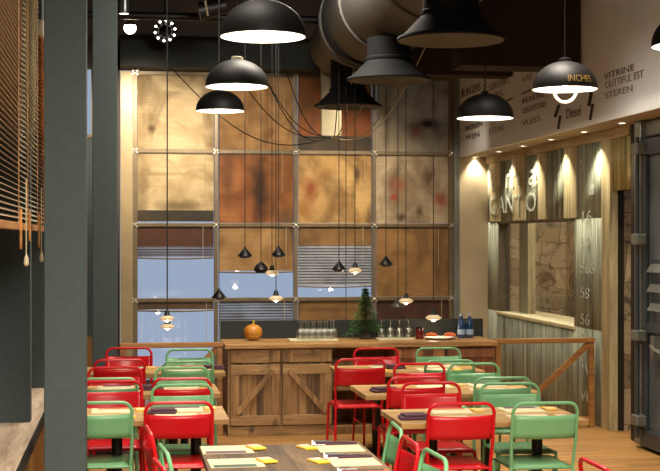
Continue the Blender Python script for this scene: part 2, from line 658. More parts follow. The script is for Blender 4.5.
def lettering(name, body, size, mat, mtx, parent, width=None, depth=0.002, align='LEFT'):
    """words as a solid mesh; width stretches the line to a length in metres"""
    cu = bpy.data.curves.new(name, 'FONT')
    cu.body = body
    cu.size = size
    cu.extrude = depth
    cu.align_x = align
    tmp = bpy.data.objects.new(name + '_source', cu)
    COL.objects.link(tmp)
    dg = bpy.context.evaluated_depsgraph_get()
    dg.update()
    me = bpy.data.meshes.new_from_object(tmp.evaluated_get(dg))
    bpy.data.objects.remove(tmp)
    bpy.data.curves.remove(cu)
    if width and me.vertices:
        xs = [v.co.x for v in me.vertices]
        w = max(xs) - min(xs)
        for v in me.vertices:
            v.co.x *= width / w
    me.transform(mtx)
    me.materials.clear()
    me.materials.append(mat)
    me.name = name
    o = bpy.data.objects.new(name, me)
    COL.objects.link(o)
    o.parent = parent
    return o


def right_wall_mtx(p):
    m = Matrix(((0, 0, -1, p[0]), (-1, 0, 0, p[1]), (0, 1, 0, p[2]), (0, 0, 0, 1)))
    return m


# ================================================================== THE ROOM
YB = 16.41       # glazed end wall
XR = 4.49        # corrugated wall on the right
XL = -0.52       # panelling under the left windows
ZC = 5.0
YF = -3.0


o = MB().box(-1.6, 5.8, YF, YB + 0.15, -0.1, 0.0).build('floor', MT['floor'])
struct(o, 'warm oak plank floor under the tables', 'floor')
o = MB().box(-1.6, 5.8, YF, YB + 0.15, ZC, ZC + 0.1).build('ceiling', MT['ceiling'])
struct(o, 'dark ceiling above the lamps and ducts', 'ceiling')
o = MB().box(-1.6, 5.8, YF - 0.1, YF, 0, ZC).build('wall_front', MT['backwall'])
struct(o, 'wall behind the viewer', 'wall')
o = MB().box(-30, 40, YB + 0.6, YB + 60, -6.4, -6.3).build('ground', MT['ground'])
struct(o, 'pale paving outside the glazed wall', 'ground')

# --- end wall around the glazing
GX = [0.119 + 0.971 * i for i in range(5)]
GZ = [0.13, 1.053, 1.959, 2.847, 3.784]
m = MB()
m.box(-1.6, 5.8, YB, YB + 0.15, 3.86, ZC)                      # above
m.box(-1.6, -0.75, YB, YB + 0.15, 0, 3.86)                     # far left
m.box(-0.37, -0.06, YB, YB + 0.15, 0, 3.86)
m.box(-0.06, 4.10, YB, YB + 0.15, 0, 0.08)
o = m.build('wall_back', MT['backwall'])
struct(o, 'brown end wall above and beside the tall glazed screen', 'wall')
o = MB().box(4.10, 5.8, YB - 0.06, YB + 0.15, 0, 3.86).build('trim_1', MT['cream_wall'])
struct(o, 'cream wall strip between the glazed screen and the corrugated wall', 'wall')
o = MB().box(-0.06, 4.08, YB - 0.42, YB - 0.02, 3.81, 4.18).build('trim_2', MT['dark'], bevel=0.005)
struct(o, 'dark green header box above the glazed screen', 'header')

# --- window_1: the glazed screen
w1 = bpy.data.objects.new('window_1', None)
COL.objects.link(w1)
struct(w1, 'tall sixteen-pane glazed screen with bronze bars at the end of the room', 'window')
m = MB()
for i, x in enumerate(GX):
    hw = 0.03 if i in (0, 4) else 0.022
    m.box(x - hw, x + hw, YB - 0.07, YB + 0.05, 0.0, 3.80)
for j, z in enumerate(GZ):
    m.box(GX[0] - 0.03, GX[4] + 0.03, YB - 0.065, YB + 0.045, z - 0.022, z + 0.022)
m.build('frame', MT['bronze'], w1, bevel=0.004)
m = MB()
m.box(-0.055, 0.092, YB - 0.09, YB + 0.05, 0, 3.80)
m.build('left_jamb', MT['jamb'], w1, bevel=0.004)
m = MB()
m.box(4.03, 4.10, YB - 0.11, YB + 0.05, 0, 3.86)
for z in [0.1 * i for i in range(2, 38)]:
    m.box(4.06, 4.085, YB - 0.115, YB - 0.105, z, z + 0.05)
m.build('right_jamb', MT['steel'], w1)
for i in range(4):
    for j in range(4):
        MB().box(GX[i] + 0.02, GX[i + 1] - 0.02, YB + 0.0, YB + 0.006, GZ[j] + 0.02, GZ[j + 1] - 0.02).build('pane', MT['glass'], w1)
for i in range(5):
    for j in range(5):
        q = MB()
        c = Vector((GX[i], YB - 0.085, GZ[j]))
        q.bar(c + Vector((-0.035, 0, -0.03)), c + Vector((0.035, 0, 0.03)), 0.014, 0.012, (0, 1, 0))
        q.bar(c + Vector((-0.035, 0, 0.03)), c + Vector((0.035, 0, -0.03)), 0.014, 0.012, (0, 1, 0))
        q.sphere(c, 0.017, n=6)
        q.build('clip', MT['clip'], w1)
# narrow side light at the left
o = MB().box(-0.75, -0.37, YB - 0.03, YB + 0.12, 0, 0.62).build('trim_18', MT['panel'])
struct(o, 'honey wood panel below the narrow side window', 'panel')
o = MB().box(-0.75, -0.37, YB - 0.02, YB + 0.12, 0.62, 3.0).build('trim_19', MT['column'])
struct(o, 'dark panel below the narrow side window', 'panel')
w3 = MB()
w3.box(-0.75, -0.72, YB - 0.05, YB + 0.05, 3.0, 3.86)
w3.box(-0.40, -0.37, YB - 0.05, YB + 0.05, 3.0, 3.86)
for z in (3.0, 3.82):
    w3.box(-0.75, -0.37, YB - 0.04, YB + 0.04, z, z + 0.04)
o = w3.build('window_3', MT['bronze_dark'])
struct(o, 'narrow side window glimpsed between the two columns', 'window')
MB().box(-0.73, -0.39, YB, YB + 0.006, 3.02, 3.84).build('pane', MT['glass'], o)

# --- left wall: panelling, sill, piers, dark glass
o = MB().box(-0.62, XL, YF, YB, 0, 0.66).build('wall_left', MT['panel'])
struct(o, 'honey-coloured vertical panelling below the left window sill', 'wall')
o = MB().box(-1.5, -0.51, YF, YB - 0.02, 0.665, 0.70).build('trim_3', MT['sill'], bevel=0.004)
struct(o, 'worn wooden window sill along the left wall', 'sill')
o = MB().box(-0.508, -0.495, YF, YB - 0.02, 0.64, 0.703).build('trim_4', MT['black'])
struct(o, 'black edge strip of the left window sill', 'trim')
yy = [3.4, 5.75, 8.10, 9.93, 12.0, 14.2]
pier_y = [PD(20, 400, 8.05).y, PD(40, 400, 9.9).y]
for i, y in enumerate([3.2, 5.8] + pier_y + [12.3, 14.4]):
    o = MB().box(-1.45, -0.56, y, y + 0.14, 0.70, ZC).build('trim_%d' % (5 + i), MT['column'])
    struct(o, 'dark window pier standing on the left sill, %s' % ['nearest out of frame', 'near the viewer', 'the one left of the front column', 'just behind the blinds', 'behind the front column', 'at the far end'][i], 'pier')
m = MB().box(-1.5, -1.42, YF, YB, 0.70, 0.78)
for y in [3.2, 5.8] + pier_y + [12.3, 14.4]:
    m.box(-1.5, -1.42, y, y + 0.14, 0.7, ZC)
m.box(-1.5, -1.42, YF, YB, 3.3, 3.4)
o = m.build('window_2', MT['bronze_dark'])
struct(o, 'dark windows along the left wall behind the sill', 'window')
MB().box(-1.47, -1.464, YF, YB, 0.78, ZC).build('pane', MT['darkglass'], o)
o = MB().box(-1.62, -1.5, YF, YB, 0, 0.70)
o.box(-1.62, -1.5, YF, YB, 4.2, ZC)
struct(o.build('wall_left_outer', MT['backwall']), 'outer left wall above and below the dark windows', 'wall')

# --- columns
for (px, t, lab, i) in ((66, 7.4, 'wide grey-green column in the left foreground', 0), (105, 12.42, 'dark grey-green column farther back, beside the glazed screen', 1)):
    p = PD(px, 238, t)
    o = MB().box(-0.112, 0.112, -0.112, 0.112, 0, ZC).build('column', MT['column'], bevel=0.006)
    o.location = (p.x, p.y, 0)
    tag(o, lab, 'column', 'room columns', 'structure')

# --- right wall of corrugated sheet with openings
PERIOD, AMP = 0.085, 0.022


def corr(m, y0, y1, z0, z1, x=XR):
    n = max(4, int((y1 - y0) / PERIOD * 8))
    a = [m.bm.verts.new((x + AMP * math.cos(2 * PI * (y0 + (y1 - y0) * i / n) / PERIOD), y0 + (y1 - y0) * i / n, z0)) for i in range(n + 1)]
    b = [m.bm.verts.new((v.co.x, v.co.y, z1)) for v in a]
    for i in range(n):
        m.bm.faces.new((a[i], a[i + 1], b[i + 1], b[i]))


OY0, OY1, OZ0, OZ1 = 13.04, 15.86, 0.915, 1.99
m = MB()
corr(m, 12.25, YB - 0.06, 0, OZ0)
corr(m, 12.25, YB - 0.06, OZ1, 2.72)
corr(m, 12.25, OY0, OZ0, OZ1)
corr(m, OY1, YB - 0.06, OZ0, OZ1)
o = m.build('wall_right', MT['corr'], smooth=True, solid=0.012)
struct(o, 'weathered green-grey corrugated sheet wall around the serving window', 'wall')
m = MB()
corr(m, 11.50, 12.06, 2.24, 2.80)
o = m.build('wall_right_upper', MT['corr_y'], smooth=True, solid=0.012)
struct(o, 'yellowed corrugated sheet above the narrow doorway', 'wall')
m = MB()
m.box(XR + 0.05, XR + 0.12, 11.5, YB, 2.7, ZC)
m.box(XR + 0.05, XR + 0.12, 12.06, OY0, 0, ZC)
m.box(XR + 0.05, XR + 0.12, OY1, YB, 0, ZC)
m.box(XR + 0.05, XR + 0.12, OY0, OY1, 0, OZ0 - 0.03)
m.box(XR + 0.05, XR + 0.12, OY0, OY1, OZ1 + 0.02, 2.7)
m.box(XR - 0.03, XR + 0.12, YF, 11.5, 0, ZC)
m.box(XR + 0.05, XR + 0.12, 11.5, 12.06, 2.24, 2.72)
o = m.build('wall_right_core', MT['beam'])
struct(o, 'dark wall core behind the corrugated sheet', 'wall')
# recess behind the serving window and behind the doorway, pasted with newspaper
m = MB()
m.box(5.45, 5.5, 12.7, 16.35, 0.0, 2.75)
m.box(XR + 0.12, 5.45, 16.25, 16.32, 0.0, 2.75)
m.box(XR + 0.12, 5.45, 12.66, 12.72, 0.0, 2.75)
o = m.build('wall_kitchen', MT['news'])
struct(o, 'newspaper-pasted walls seen through the serving window', 'wall')
m = MB().box(XR + 0.12, 5.5, 12.7, 16.3, 2.45, 2.5)
struct(m.build('ceiling_kitchen', MT['backwall']), 'low ceiling inside the serving window', 'ceiling')
m = MB()
m.box(4.80, 4.86, 11.3, 12.5, 0.0, 2.3)
m.box(XR + 0.12, 4.86, 12.08, 12.14, 0.0, 2.3)
o = m.build('wall_passage', MT['news'])
struct(o, 'newspaper-pasted wall inside the narrow doorway', 'wall')
# serving window: frame, pane, ledge
m = MB()
m.box(XR - 0.02, XR + 0.12, OY0 - 0.02, OY0 + 0.02, OZ0, OZ1)
m.box(XR - 0.02, XR + 0.12, OY1 - 0.02, OY1 + 0.02, OZ0, OZ1)
m.box(XR - 0.02, XR + 0.12, OY0, OY1, OZ1 - 0.02, OZ1 + 0.02)
o = m.build('window_4', MT['bronze_dark'])
struct(o, 'serving window in the corrugated wall', 'window')
MB().box(XR + 0.06, XR + 0.066, OY0 + 0.02, OY1 - 0.02, OZ0, OZ1 - 0.02).build('pane', MT['glass'], o)
MB().box(XR - 0.05, 4.95, OY0 - 0.02, OY1 + 0.02, OZ0 - 0.035, OZ0).build('ledge', MT['boardcream'], o, bevel=0.004)
MB().box(XR + 0.15, XR + 0.24, 15.2, 15.55, OZ0, 2.45).build('inner_post', MT['timber'], o)
# pale timber posts and trim
posts = [(490, 500, 2.0, 2.72), (513, 525, 2.0, 2.72), (538, 546, 2.0, 2.72), (564, 577, 2.0, 2.72)]
for i, (p0, p1, z0, z1) in enumerate(posts):
    ya, yb = PX(p1, 238, XR - 0.03).y, min(PX(p0, 238, XR - 0.03).y, YB - 0.08)
    o = MB().box(XR - 0.035, XR - 0.012, ya, yb, z0, z1).build('trim_%d' % (11 + i), MT['timber'], bevel=0.003)
    struct(o, 'pale timber batten above the serving window, %s from the far end' % ['first', 'second', 'third', 'fourth'][i], 'batten')
o = MB().box(XR - 0.028, XR + 0.05, 12.03, 12.26, 0, 2.72).build('trim_15', MT['timber'], bevel=0.004)
struct(o, 'full-height pale timber post beside the narrow doorway', 'post')
o = MB().box(XR - 0.05, XR + 0.05, 11.50, YB - 0.08, 2.72, 2.81).build('trim_16', MT['timber_h'], bevel=0.003)
struct(o, 'pale timber rail along the top of the corrugated wall', 'trim')
# stencilled marks
st = bpy.data.objects.new('stencil_marks', None)
COL.objects.link(st)
tag(st, 'column of faded white stencilled numbers on the corrugated wall', 'marking')
for body, py in (('2', 166), ('1', 190), ('16', 216), ('19', 242), ('566', 267), ('58', 292), ('56', 318), ('18', 338), ('1V', 368), ('VIP', 394)):
    p = PX(580, py + 6, XR - 0.032)
    lettering('stencil_number', body, 0.155, MT['stencil'], right_wall_mtx((XR - 0.032, p.y, p.z)), st, 0.13 * len(body))
st2 = bpy.data.objects.new('stencil_word', None)
COL.objects.link(st2)
tag(st2, 'large faded white letters across the upper corrugated wall', 'marking')
for body, px, py, size, wd in (('E m a', 487, 190, 0.36, 1.9), ('GANT O', 487, 214, 0.30, 1.9)):
    p = PX(px + 2, py, XR - 0.046)
    lettering('word', body, size, MT['stencil'], right_wall_mtx((XR - 0.046, min(p.y, 16.2), p.z)), st2, wd)

# --- ceiling things -------------------------------------------------
o = MB().box(2.93, 4.09, 13.95, 14.25, 3.53, ZC).build('beam_cross', MT['beam'])
o.name = 'ceiling_beam'
struct(o, 'brown ceiling beam crossing behind the round duct', 'beam')
p = PD(462, 64, 12.1)
o = MB().box(p.x, 4.09, p.y, p.y + 0.4, 3.35, ZC).build('ceiling_bulkhead', MT['beam'])
struct(o, 'dark brown bulkhead across the upper right', 'bulkhead')

# --- white sign above the corrugated wall
XS = 4.10
sg = thing('menu_sign', 'long white lettered sign board above the corrugated wall', 'sign', (0, 0, 0))
MB().box(XS, XS + 0.03, 9.3, YB - 0.1, 2.81, ZC - 0.02).build('sign_face', MT['sign'], sg)
MB().box(XS + 0.03, XR + 0.04, 9.3, YB - 0.1, 2.81, 2.84).build('sign_underside', MT['cream_wall'], sg)


def sign_line(body, px0, px1, py, hpx, mat):
    a, b = PX(px0, py, XS - 0.003), PX(px1, py, XS - 0.003)
    t = a.y / ray(px0, py).y
    lettering('sign_lettering', body, hpx * t / F * 1.3, mat, right_wall_mtx((XS - 0.003, min(a.y, YB - 0.2), a.z)), sg, abs(min(a.y, YB - 0.2) - b.y))


sign_line('BURGERS', 461, 480, 98, 8, MT['letters_red'])
sign_line('/', 455.5, 459, 98, 8, MT['letters_dark'])
sign_line('ANTIEK', 489, 503, 80, 7, MT['letters_dark'])
sign_line('GEROOKT', 489, 509, 91, 7, MT['letters_pale'])
sign_line('RIBS', 489, 502, 101, 7, MT['letters_pale'])
sign_line('- BIEREN', 462, 482, 132, 5, MT['letters_dark'])
sign_line('- WIJN', 462, 479, 141, 5, MT['letters_dark'])
sign_line('STEAK', 489, 504, 134, 6, MT['letters_pale'])
sign_line('VIS', 522, 532, 83, 6, MT['letters_pale'])
sign_line('INDUSTRIE', 522, 544, 104, 6, MT['letters'])
sign_line('GEROOSTERD', 522, 546, 114, 6, MT['letters_pale'])
sign_line('VLEES', 522, 540, 126, 6, MT['letters_pale'])
sign_line('Diesel', 566, 580, 119, 11, MT['letters'])
sign_line('VITRINE', 604, 634, 80, 7, MT['letters'])
sign_line('OUTTIFUL EST', 605, 643, 89, 8, MT['letters_pale'])
sign_line('STEREN', 605, 632, 99, 7, MT['letters_pale'])


def slash(px0, py0, px1, py1, w=0.05):
    a, b = PX(px0, py0, XS - 0.004), PX(px1, py1, XS - 0.004)
    MB().bar(a, b, 0.008, w, (-1, 0, 0)).build('sign_stroke', MT['letters_dark'], sg)


slash(560, 105, 556, 117)
slash(561, 116, 559, 129, 0.04)
slash(592.5, 92, 590, 106)
slash(593.5, 104, 591, 120, 0.04)
slash(522, 94, 531, 90, 0.03)
slash(504, 103, 513, 98, 0.03)

# --- recessed downlights under the sign
DL = [(475, 157), (499, 152), (523, 148), (551, 141), (584, 133), (622, 124)]
for i, (px, py) in enumerate(DL):
    p = PX(px, py, 4.30)
    q = thing('downlight', 'small round recessed downlight under the sign, %s from the far end' % ['first', 'second', 'third', 'fourth', 'fifth', 'sixth'][i], 'downlight', (4.30, p.y, 2.81), 0, 'downlights under the sign')
    MB().lathe([(0.036, 0.0), (0.045, -0.002), (0.045, -0.006), (0.034, -0.008), (0.030, -0.004)], n=16).build('rim', MT['white_in'], q, True)
    MB().disc((0, 0, -0.005), 0.032, 16).build('lens', MT['led'], q)
    spot('downlight_beam', (4.30, p.y, 2.79), (4.42, p.y, 0), 62, (1.0, 0.90, 0.70), 95, 0.8, 0.03)

# --- container door at the right
dy0, dy1 = 9.6, 11.17
dr = bpy.data.objects.new('door_1', None)
COL.objects.link(dr)
dr.location = (4.40, 0, 0)
struct(dr, 'grey-blue steel container door with vents and locking bar at the right edge', 'door')
MB().box(0.0, 0.06, dy0, dy1 - 0.16, 0.12, 2.62).build('door_panel', MT['cont'], dr)
MB().box(-0.045, 0.09, dy1 - 0.16, dy1 - 0.02, 0.03, 2.80).build('corner_post', MT['cont_lit'], dr, bevel=0.008)
m = MB()
m.box(-0.05, 0.0, dy0, dy1 - 0.16, 0.03, 0.17)
m.box(-0.05, 0.0, dy0, dy1 - 0.16, 2.50, 2.64)
m.box(-0.035, 0.0, dy1 - 0.25, dy1 - 0.17, 0.17, 2.5)
m.box(-0.035, 0.0, dy0, dy1 - 0.26, 1.0, 1.08)
m.build('door_frame', MT['cont_dark'], dr, bevel=0.008)
m = MB()
m.tube([(-0.085, dy1 - 0.19, 0.1), (-0.085, dy1 - 0.19, 2.66)], 0.019, 10)
m.build('locking_bar', MT['cont_dark'], dr, True)
for z in (0.25, 0.97, 1.79, 2.56):
    MB().box(-0.12, -0.03, dy1 - 0.27, dy1 - 0.13, z - 0.045, z + 0.045).build('hinge', MT['cont_lit'], dr, bevel=0.01)
for z in (1.56, 1.40, 1.24):
    m = MB()
    m.box(-0.008, 0.0, dy1 - 0.68, dy1 - 0.30, z - 0.02, z + 0.06)
    lv = m.build('louvre_slot_shade', MT['cont_dark'], dr)  # dark plate stands in for the shade inside the vent slot
    m = MB()
    m.face([(-0.004, dy1 - 0.68, z + 0.02), (-0.004, dy1 - 0.30, z + 0.02), (-0.05, dy1 - 0.31, z - 0.05), (-0.05, dy1 - 0.67, z - 0.05)])
    m.face([(-0.05, dy1 - 0.31, z - 0.05), (-0.004, dy1 - 0.30, z + 0.02), (-0.004, dy1 - 0.30, z - 0.06)])
    m.face([(-0.05, dy1 - 0.67, z - 0.05), (-0.004, dy1 - 0.68, z - 0.06), (-0.004, dy1 - 0.68, z + 0.02)])
    m.build('louvre_lip', MT['cont_lit'], lv, solid=0.006)
m = MB()
m.box(-0.06, 0.0, dy1 - 0.50, dy1 - 0.42, 0.78, 0.98)
m.tube([(-0.08, dy1 - 0.47, 0.90), (-0.10, dy1 - 0.60, 0.88), (-0.09, dy1 - 0.75, 0.86)], 0.015)
m.build('handle', MT['cont_lit'], dr)
m = MB().box(4.40, 4.54, 9.0, dy1 + 0.0, 2.66, 2.80)
struct(m.build('trim_17', MT['cont_lit'], bevel=0.02), 'steel lintel over the container door', 'trim')

# ================================================================== BLINDS IN THE GLAZED SCREEN
def cell(i, j):
    """column from the left, row from the top -> x0, x1, z0, z1"""
    return GX[i] + 0.03, GX[i + 1] - 0.03, GZ[3 - j] + 0.025, GZ[4 - j] - 0.025


def screen_blind(i, j, label, c1, c2, sections, blobs=(), trans=0.3, cord=True):
    """sections: list of (fraction top, fraction bottom, 'closed'|'open', colours or None) going down"""
    x0, x1, z0, z1 = cell(i, j)
    h = z1 - z0
    cx = (x0 + x1) / 2
    root = thing('wooden_blind', label, 'blind', (0, 0, 0), 0, 'printed blinds of the glazed screen')
    world_blobs = [(x0 + u * (x1 - x0), z1 - v * h, ru, rv, c, s) for (u, v, ru, rv, c, s) in blobs]
    mat = blind_mat('blind_print_%d%d' % (i, j), c1, c2, world_blobs, trans)
    yb = YB - 0.035
    low = 0
    for (f0, f1, mode, cc) in sections:
        mm = mat if cc is None else blind_mat('blind_band_%d%d' % (i, j), cc[0], cc[1], (), trans)
        za, zb = z1 - f0 * h, z1 - f1 * h
        q = MB()
        pitch = 0.034 if mode == 'half' else 0.018
        n = max(1, int(round((za - zb) / pitch)))
        pitch = (za - zb) / n
        for s in range(n):
            zz = za - (s + 0.5) * pitch
            ang = math.radians({'closed': 82, 'open': 24, 'half': 46}[mode])
            hw = pitch * (0.56 if mode == 'closed' else 0.62)
            dy, dz = hw * math.cos(ang), hw * math.sin(ang)
            q.face([(x0, yb - dy, zz - dz), (x1, yb - dy, zz - dz), (x1, yb + dy, zz + dz), (x0, yb + dy, zz + dz)])
        q.build('slats', mm, root)
        low = zb
    MB().box(x0, x1, yb - 0.018, yb + 0.018, z1 - 0.004, z1 + 0.02).build('headrail', MT['bronze_dark'], root)
    if low > z0 + 0.03:
        m = MB()
        pts = [(x0 + (x1 - x0) * k / 8, yb, low - 0.012 - 0.012 * math.sin(PI * k / 8)) for k in range(9)]
        m.tube(pts, 0.012, 6)
        m.build('bottom_rail', MT['bronze_dark'], root, True)
    if cord:
        xc = x1 - 0.09 - 0.02 * ((i + j) % 3)
        MB().tube([(xc, yb - 0.03, z1), (xc, yb - 0.03, z1 - 0.55 * h)], 0.003, 5).build('pull_cord', MT['cord_white'], root)
    return root


FULL = [(0, 1, 'closed', None)]
screen_blind(0, 0, 'cream tan blind with one small brown stain, top left of the glazed screen', '#cdb68c', '#a5895c', FULL, [(0.18, 0.72, 0.05, 0.05, '#5c4325', 0.8), (0.95, 0.2, 0.12, 0.3, '#7a5a30', 0.5)])
screen_blind(1, 0, 'amber brown blind in the top row behind the dome lamps', '#b58a54', '#8a6034', FULL, [(0.65, 0.35, 0.05, 0.6, '#6b421d', 0.5)])
screen_blind(2, 0, 'rust-brown blind with dark band below, top row behind the pale trunk', '#8d4f24', '#6e3818', [(0, 0.80, 'closed', None), (0.80, 1.0, 'closed', ('#3a3428', '#2d281f'))], [], cord=False)
screen_blind(3, 0, 'grey-beige blind with charcoal and red smudges, top right of the screen', '#b0a284', '#8c7c60', FULL, [(0.72, 0.62, 0.22, 0.08, '#2d261f', 0.9), (0.55, 0.72, 0.12, 0.12, '#7c4230', 0.7), (0.80, 0.33, 0.06, 0.14, '#8a4a38', 0.6), (0.15, 0.6, 0.05, 0.4, '#5d4d36', 0.6)])
screen_blind(0, 1, 'cream tan blind with grey streak and dark band, second row at left', '#cfb88c', '#a3885c', [(0, 0.82, 'closed', None), (0.82, 0.98, 'closed', ('#40382a', '#302a20'))], [(0.55, 0.75, 0.3, 0.07, '#6d5838', 0.7), (0.08, 0.5, 0.08, 0.35, '#7a6038', 0.6), (0.3, 0.3, 0.4, 0.03, '#8d7446', 0.5)])
screen_blind(1, 1, 'dark orange-brown blind with black vertical blotch, second row of the screen', '#a86a38', '#7a441d', FULL, [(0.55, 0.5, 0.10, 0.6, '#341c0d', 0.8), (0.12, 0.3, 0.1, 0.4, '#4b2912', 0.6), (0.78, 0.42, 0.12, 0.15, '#a06a38', 0.6)])
screen_blind(2, 1, 'golden tan blind with rust patch at its left, second row', '#c9a367', '#9c743c', FULL, [(0.15, 0.52, 0.12, 0.16, '#8c4b1f', 0.9), (0.8, 0.28, 0.04, 0.12, '#4b3418', 0.8), (0.75, 0.6, 0.04, 0.16, '#5d4120', 0.6), (0.1, 0.8, 0.14, 0.1, '#97602a', 0.6)])
screen_blind(3, 1, 'pale beige blind with scattered red blotches, second row at right', '#c0a988', '#9b8460', FULL, [(0.3, 0.45, 0.12, 0.12, '#94503a', 0.8), (0.24, 0.62, 0.06, 0.05, '#9a3b2a', 0.9), (0.9, 0.68, 0.1, 0.14, '#94462f', 0.8), (0.6, 0.82, 0.05, 0.08, '#54402c', 0.8), (0.35, 0.92, 0.07, 0.06, '#3a2b1e', 0.8)])
screen_blind(0, 2, 'half-raised dark red-brown blind with purple-grey hem, third row at left', '#4f2a16', '#3b1e0f', [(0, 0.27, 'closed', None), (0.27, 0.42, 'half', ('#6d6670', '#544e5a'))], [], 0.15)
screen_blind(1, 2, 'tan blind lowered two thirds over blue sky, third row', '#b48c58', '#8f6a3a', [(0, 0.62, 'closed', None)], [(0.9, 0.5, 0.1, 0.5, '#7d5930', 0.6)])
screen_blind(2, 2, 'open grey slatted blind with tan top, third row middle', '#8d6a3a', '#6f4f28', [(0, 0.26, 'closed', None), (0.26, 0.83, 'half', ('#979390', '#7d7a78'))], [], 0.25)
screen_blind(3, 2, 'plain tan-brown blind fully lowered, third row at right', '#9c7443', '#7c582c', FULL, [(0.85, 0.5, 0.06, 0.6, '#5f3f1c', 0.7)])
screen_blind(0, 3, 'nearly raised narrow brown blind, bottom row at left', '#5d4a36', '#4a3826', [(0, 0.10, 'closed', None)], [], 0.15)
screen_blind(1, 3, 'open pale grey slatted blind behind the pumpkin, bottom row', '#8d95a3', '#7b828e', [(0, 0.99, 'half', None)], [], 0.3)
screen_blind(2, 3, 'golden brown blind behind wine glasses, bottom row middle', '#8d6836', '#6e4d26', FULL, [(0.4, 0.12, 0.5, 0.04, '#5d4020', 0.6)])
screen_blind(3, 3, 'dark mahogany blind behind the little fir tree, bottom row at right', '#4d2a19', '#3a1e11', FULL)

# ================================================================== BLINDS ON THE LEFT WINDOWS
def side_blind(t0, t1, ztop, label, mat):
    xa = -0.52

    def yat(t):
        # camera depth t on the plane x = xa  ->  y
        return (t - xa * SN) / CS
    y0, y1 = yat(t0), yat(t1)
    zb = 1.89
    r = thing('venetian_blind', label, 'blind', (0, 0, 0), 0, 'venetian blinds on the left windows')
    q = MB()
    n = int((ztop - zb) / 0.026)
    for k in range(n):
        z = zb + (k + 0.5) * (ztop - zb) / n
        q.box(xa - 0.018, xa + 0.018, y0, y1, z - 0.0015, z + 0.0015, Matrix.Rotation(math.radians(28), 3, 'Y'))
    q.build('slats', mat, r)
    MB().box(xa - 0.022, xa + 0.022, y0, y1, zb - 0.05, zb - 0.015).build('bottom_rail', MT['slat'], r, bevel=0.003)
    MB().box(xa - 0.025, xa + 0.025, y0, y1, ztop, ztop + 0.10).build('headrail', MT['cream_cap'], r, bevel=0.003)
    for f in (0.12, 0.85):
        yy_ = y0 + (y1 - y0) * f
        MB().box(xa + 0.019, xa + 0.021, yy_ - 0.012, yy_ + 0.012, zb - 0.05, ztop).build('ladder_tape', MT['slat'], r)
        MB().tube([(xa + 0.026, yy_ + 0.05, zb + 0.05), (xa + 0.026, yy_ + 0.05, zb - 0.10 - 0.05 * f)], 0.006, 5).build('cord', MT['slat'], r)
    MB().tube([(xa + 0.04, y1 - 0.12, zb + 0.2), (xa + 0.04, y1 - 0.12, zb - 0.17)], 0.003, 5).build('pull_cord', MT['cord_white'], r)
    MB().lathe([(0.003, 0), (0.011, -0.02), (0.013, -0.05), (0.004, -0.06)], (xa + 0.04, y1 - 0.12, zb - 0.17), 8).build('tassel', MT['cord_white'], r, True)


side_blind(4.6, 6.75, 4.2, 'brown venetian blind nearest the viewer at the left edge', MT['slat_grey'])
side_blind(6.9, 7.95, 4.2, 'pale slatted venetian blind between two brown ones at left', MT['slat_pale'])
side_blind(8.25, 9.6, 3.04, 'orange-brown venetian blind with pale headrail, right beside the front column', MT['slat'])

o = MB().box(-0.62, -0.50, pier_y[0] + 0.14, pier_y[1], 3.14, 3.34).build('trim_20', MT['column'])
struct(o, 'dark lintel over the orange-brown venetian blind', 'lintel')

# ================================================================== COUNTER
CX0, CX1, CY0, CY1, CZ = 0.92, 3.41, 12.21, 12.83, 0.84
ct = thing('bar_counter', 'long rustic reclaimed-wood counter with braced doors in front of the windows', 'counter', (CX0, CY0, 0))


def cbox(x0, x1, y0, y1, z0, z1):
    return MB().box(x0 - CX0, x1 - CX0, y0 - CY0, y1 - CY0, z0, z1)


def cxp(px): return PY(px, 400, CY0).x


DX = [cxp(229), cxp(281), cxp(333)]
m = cbox(CX0, DX[2], CY0 + 0.03, CY1, 0.0, CZ - 0.05)
m.build('body', MT['counter_v'], ct)
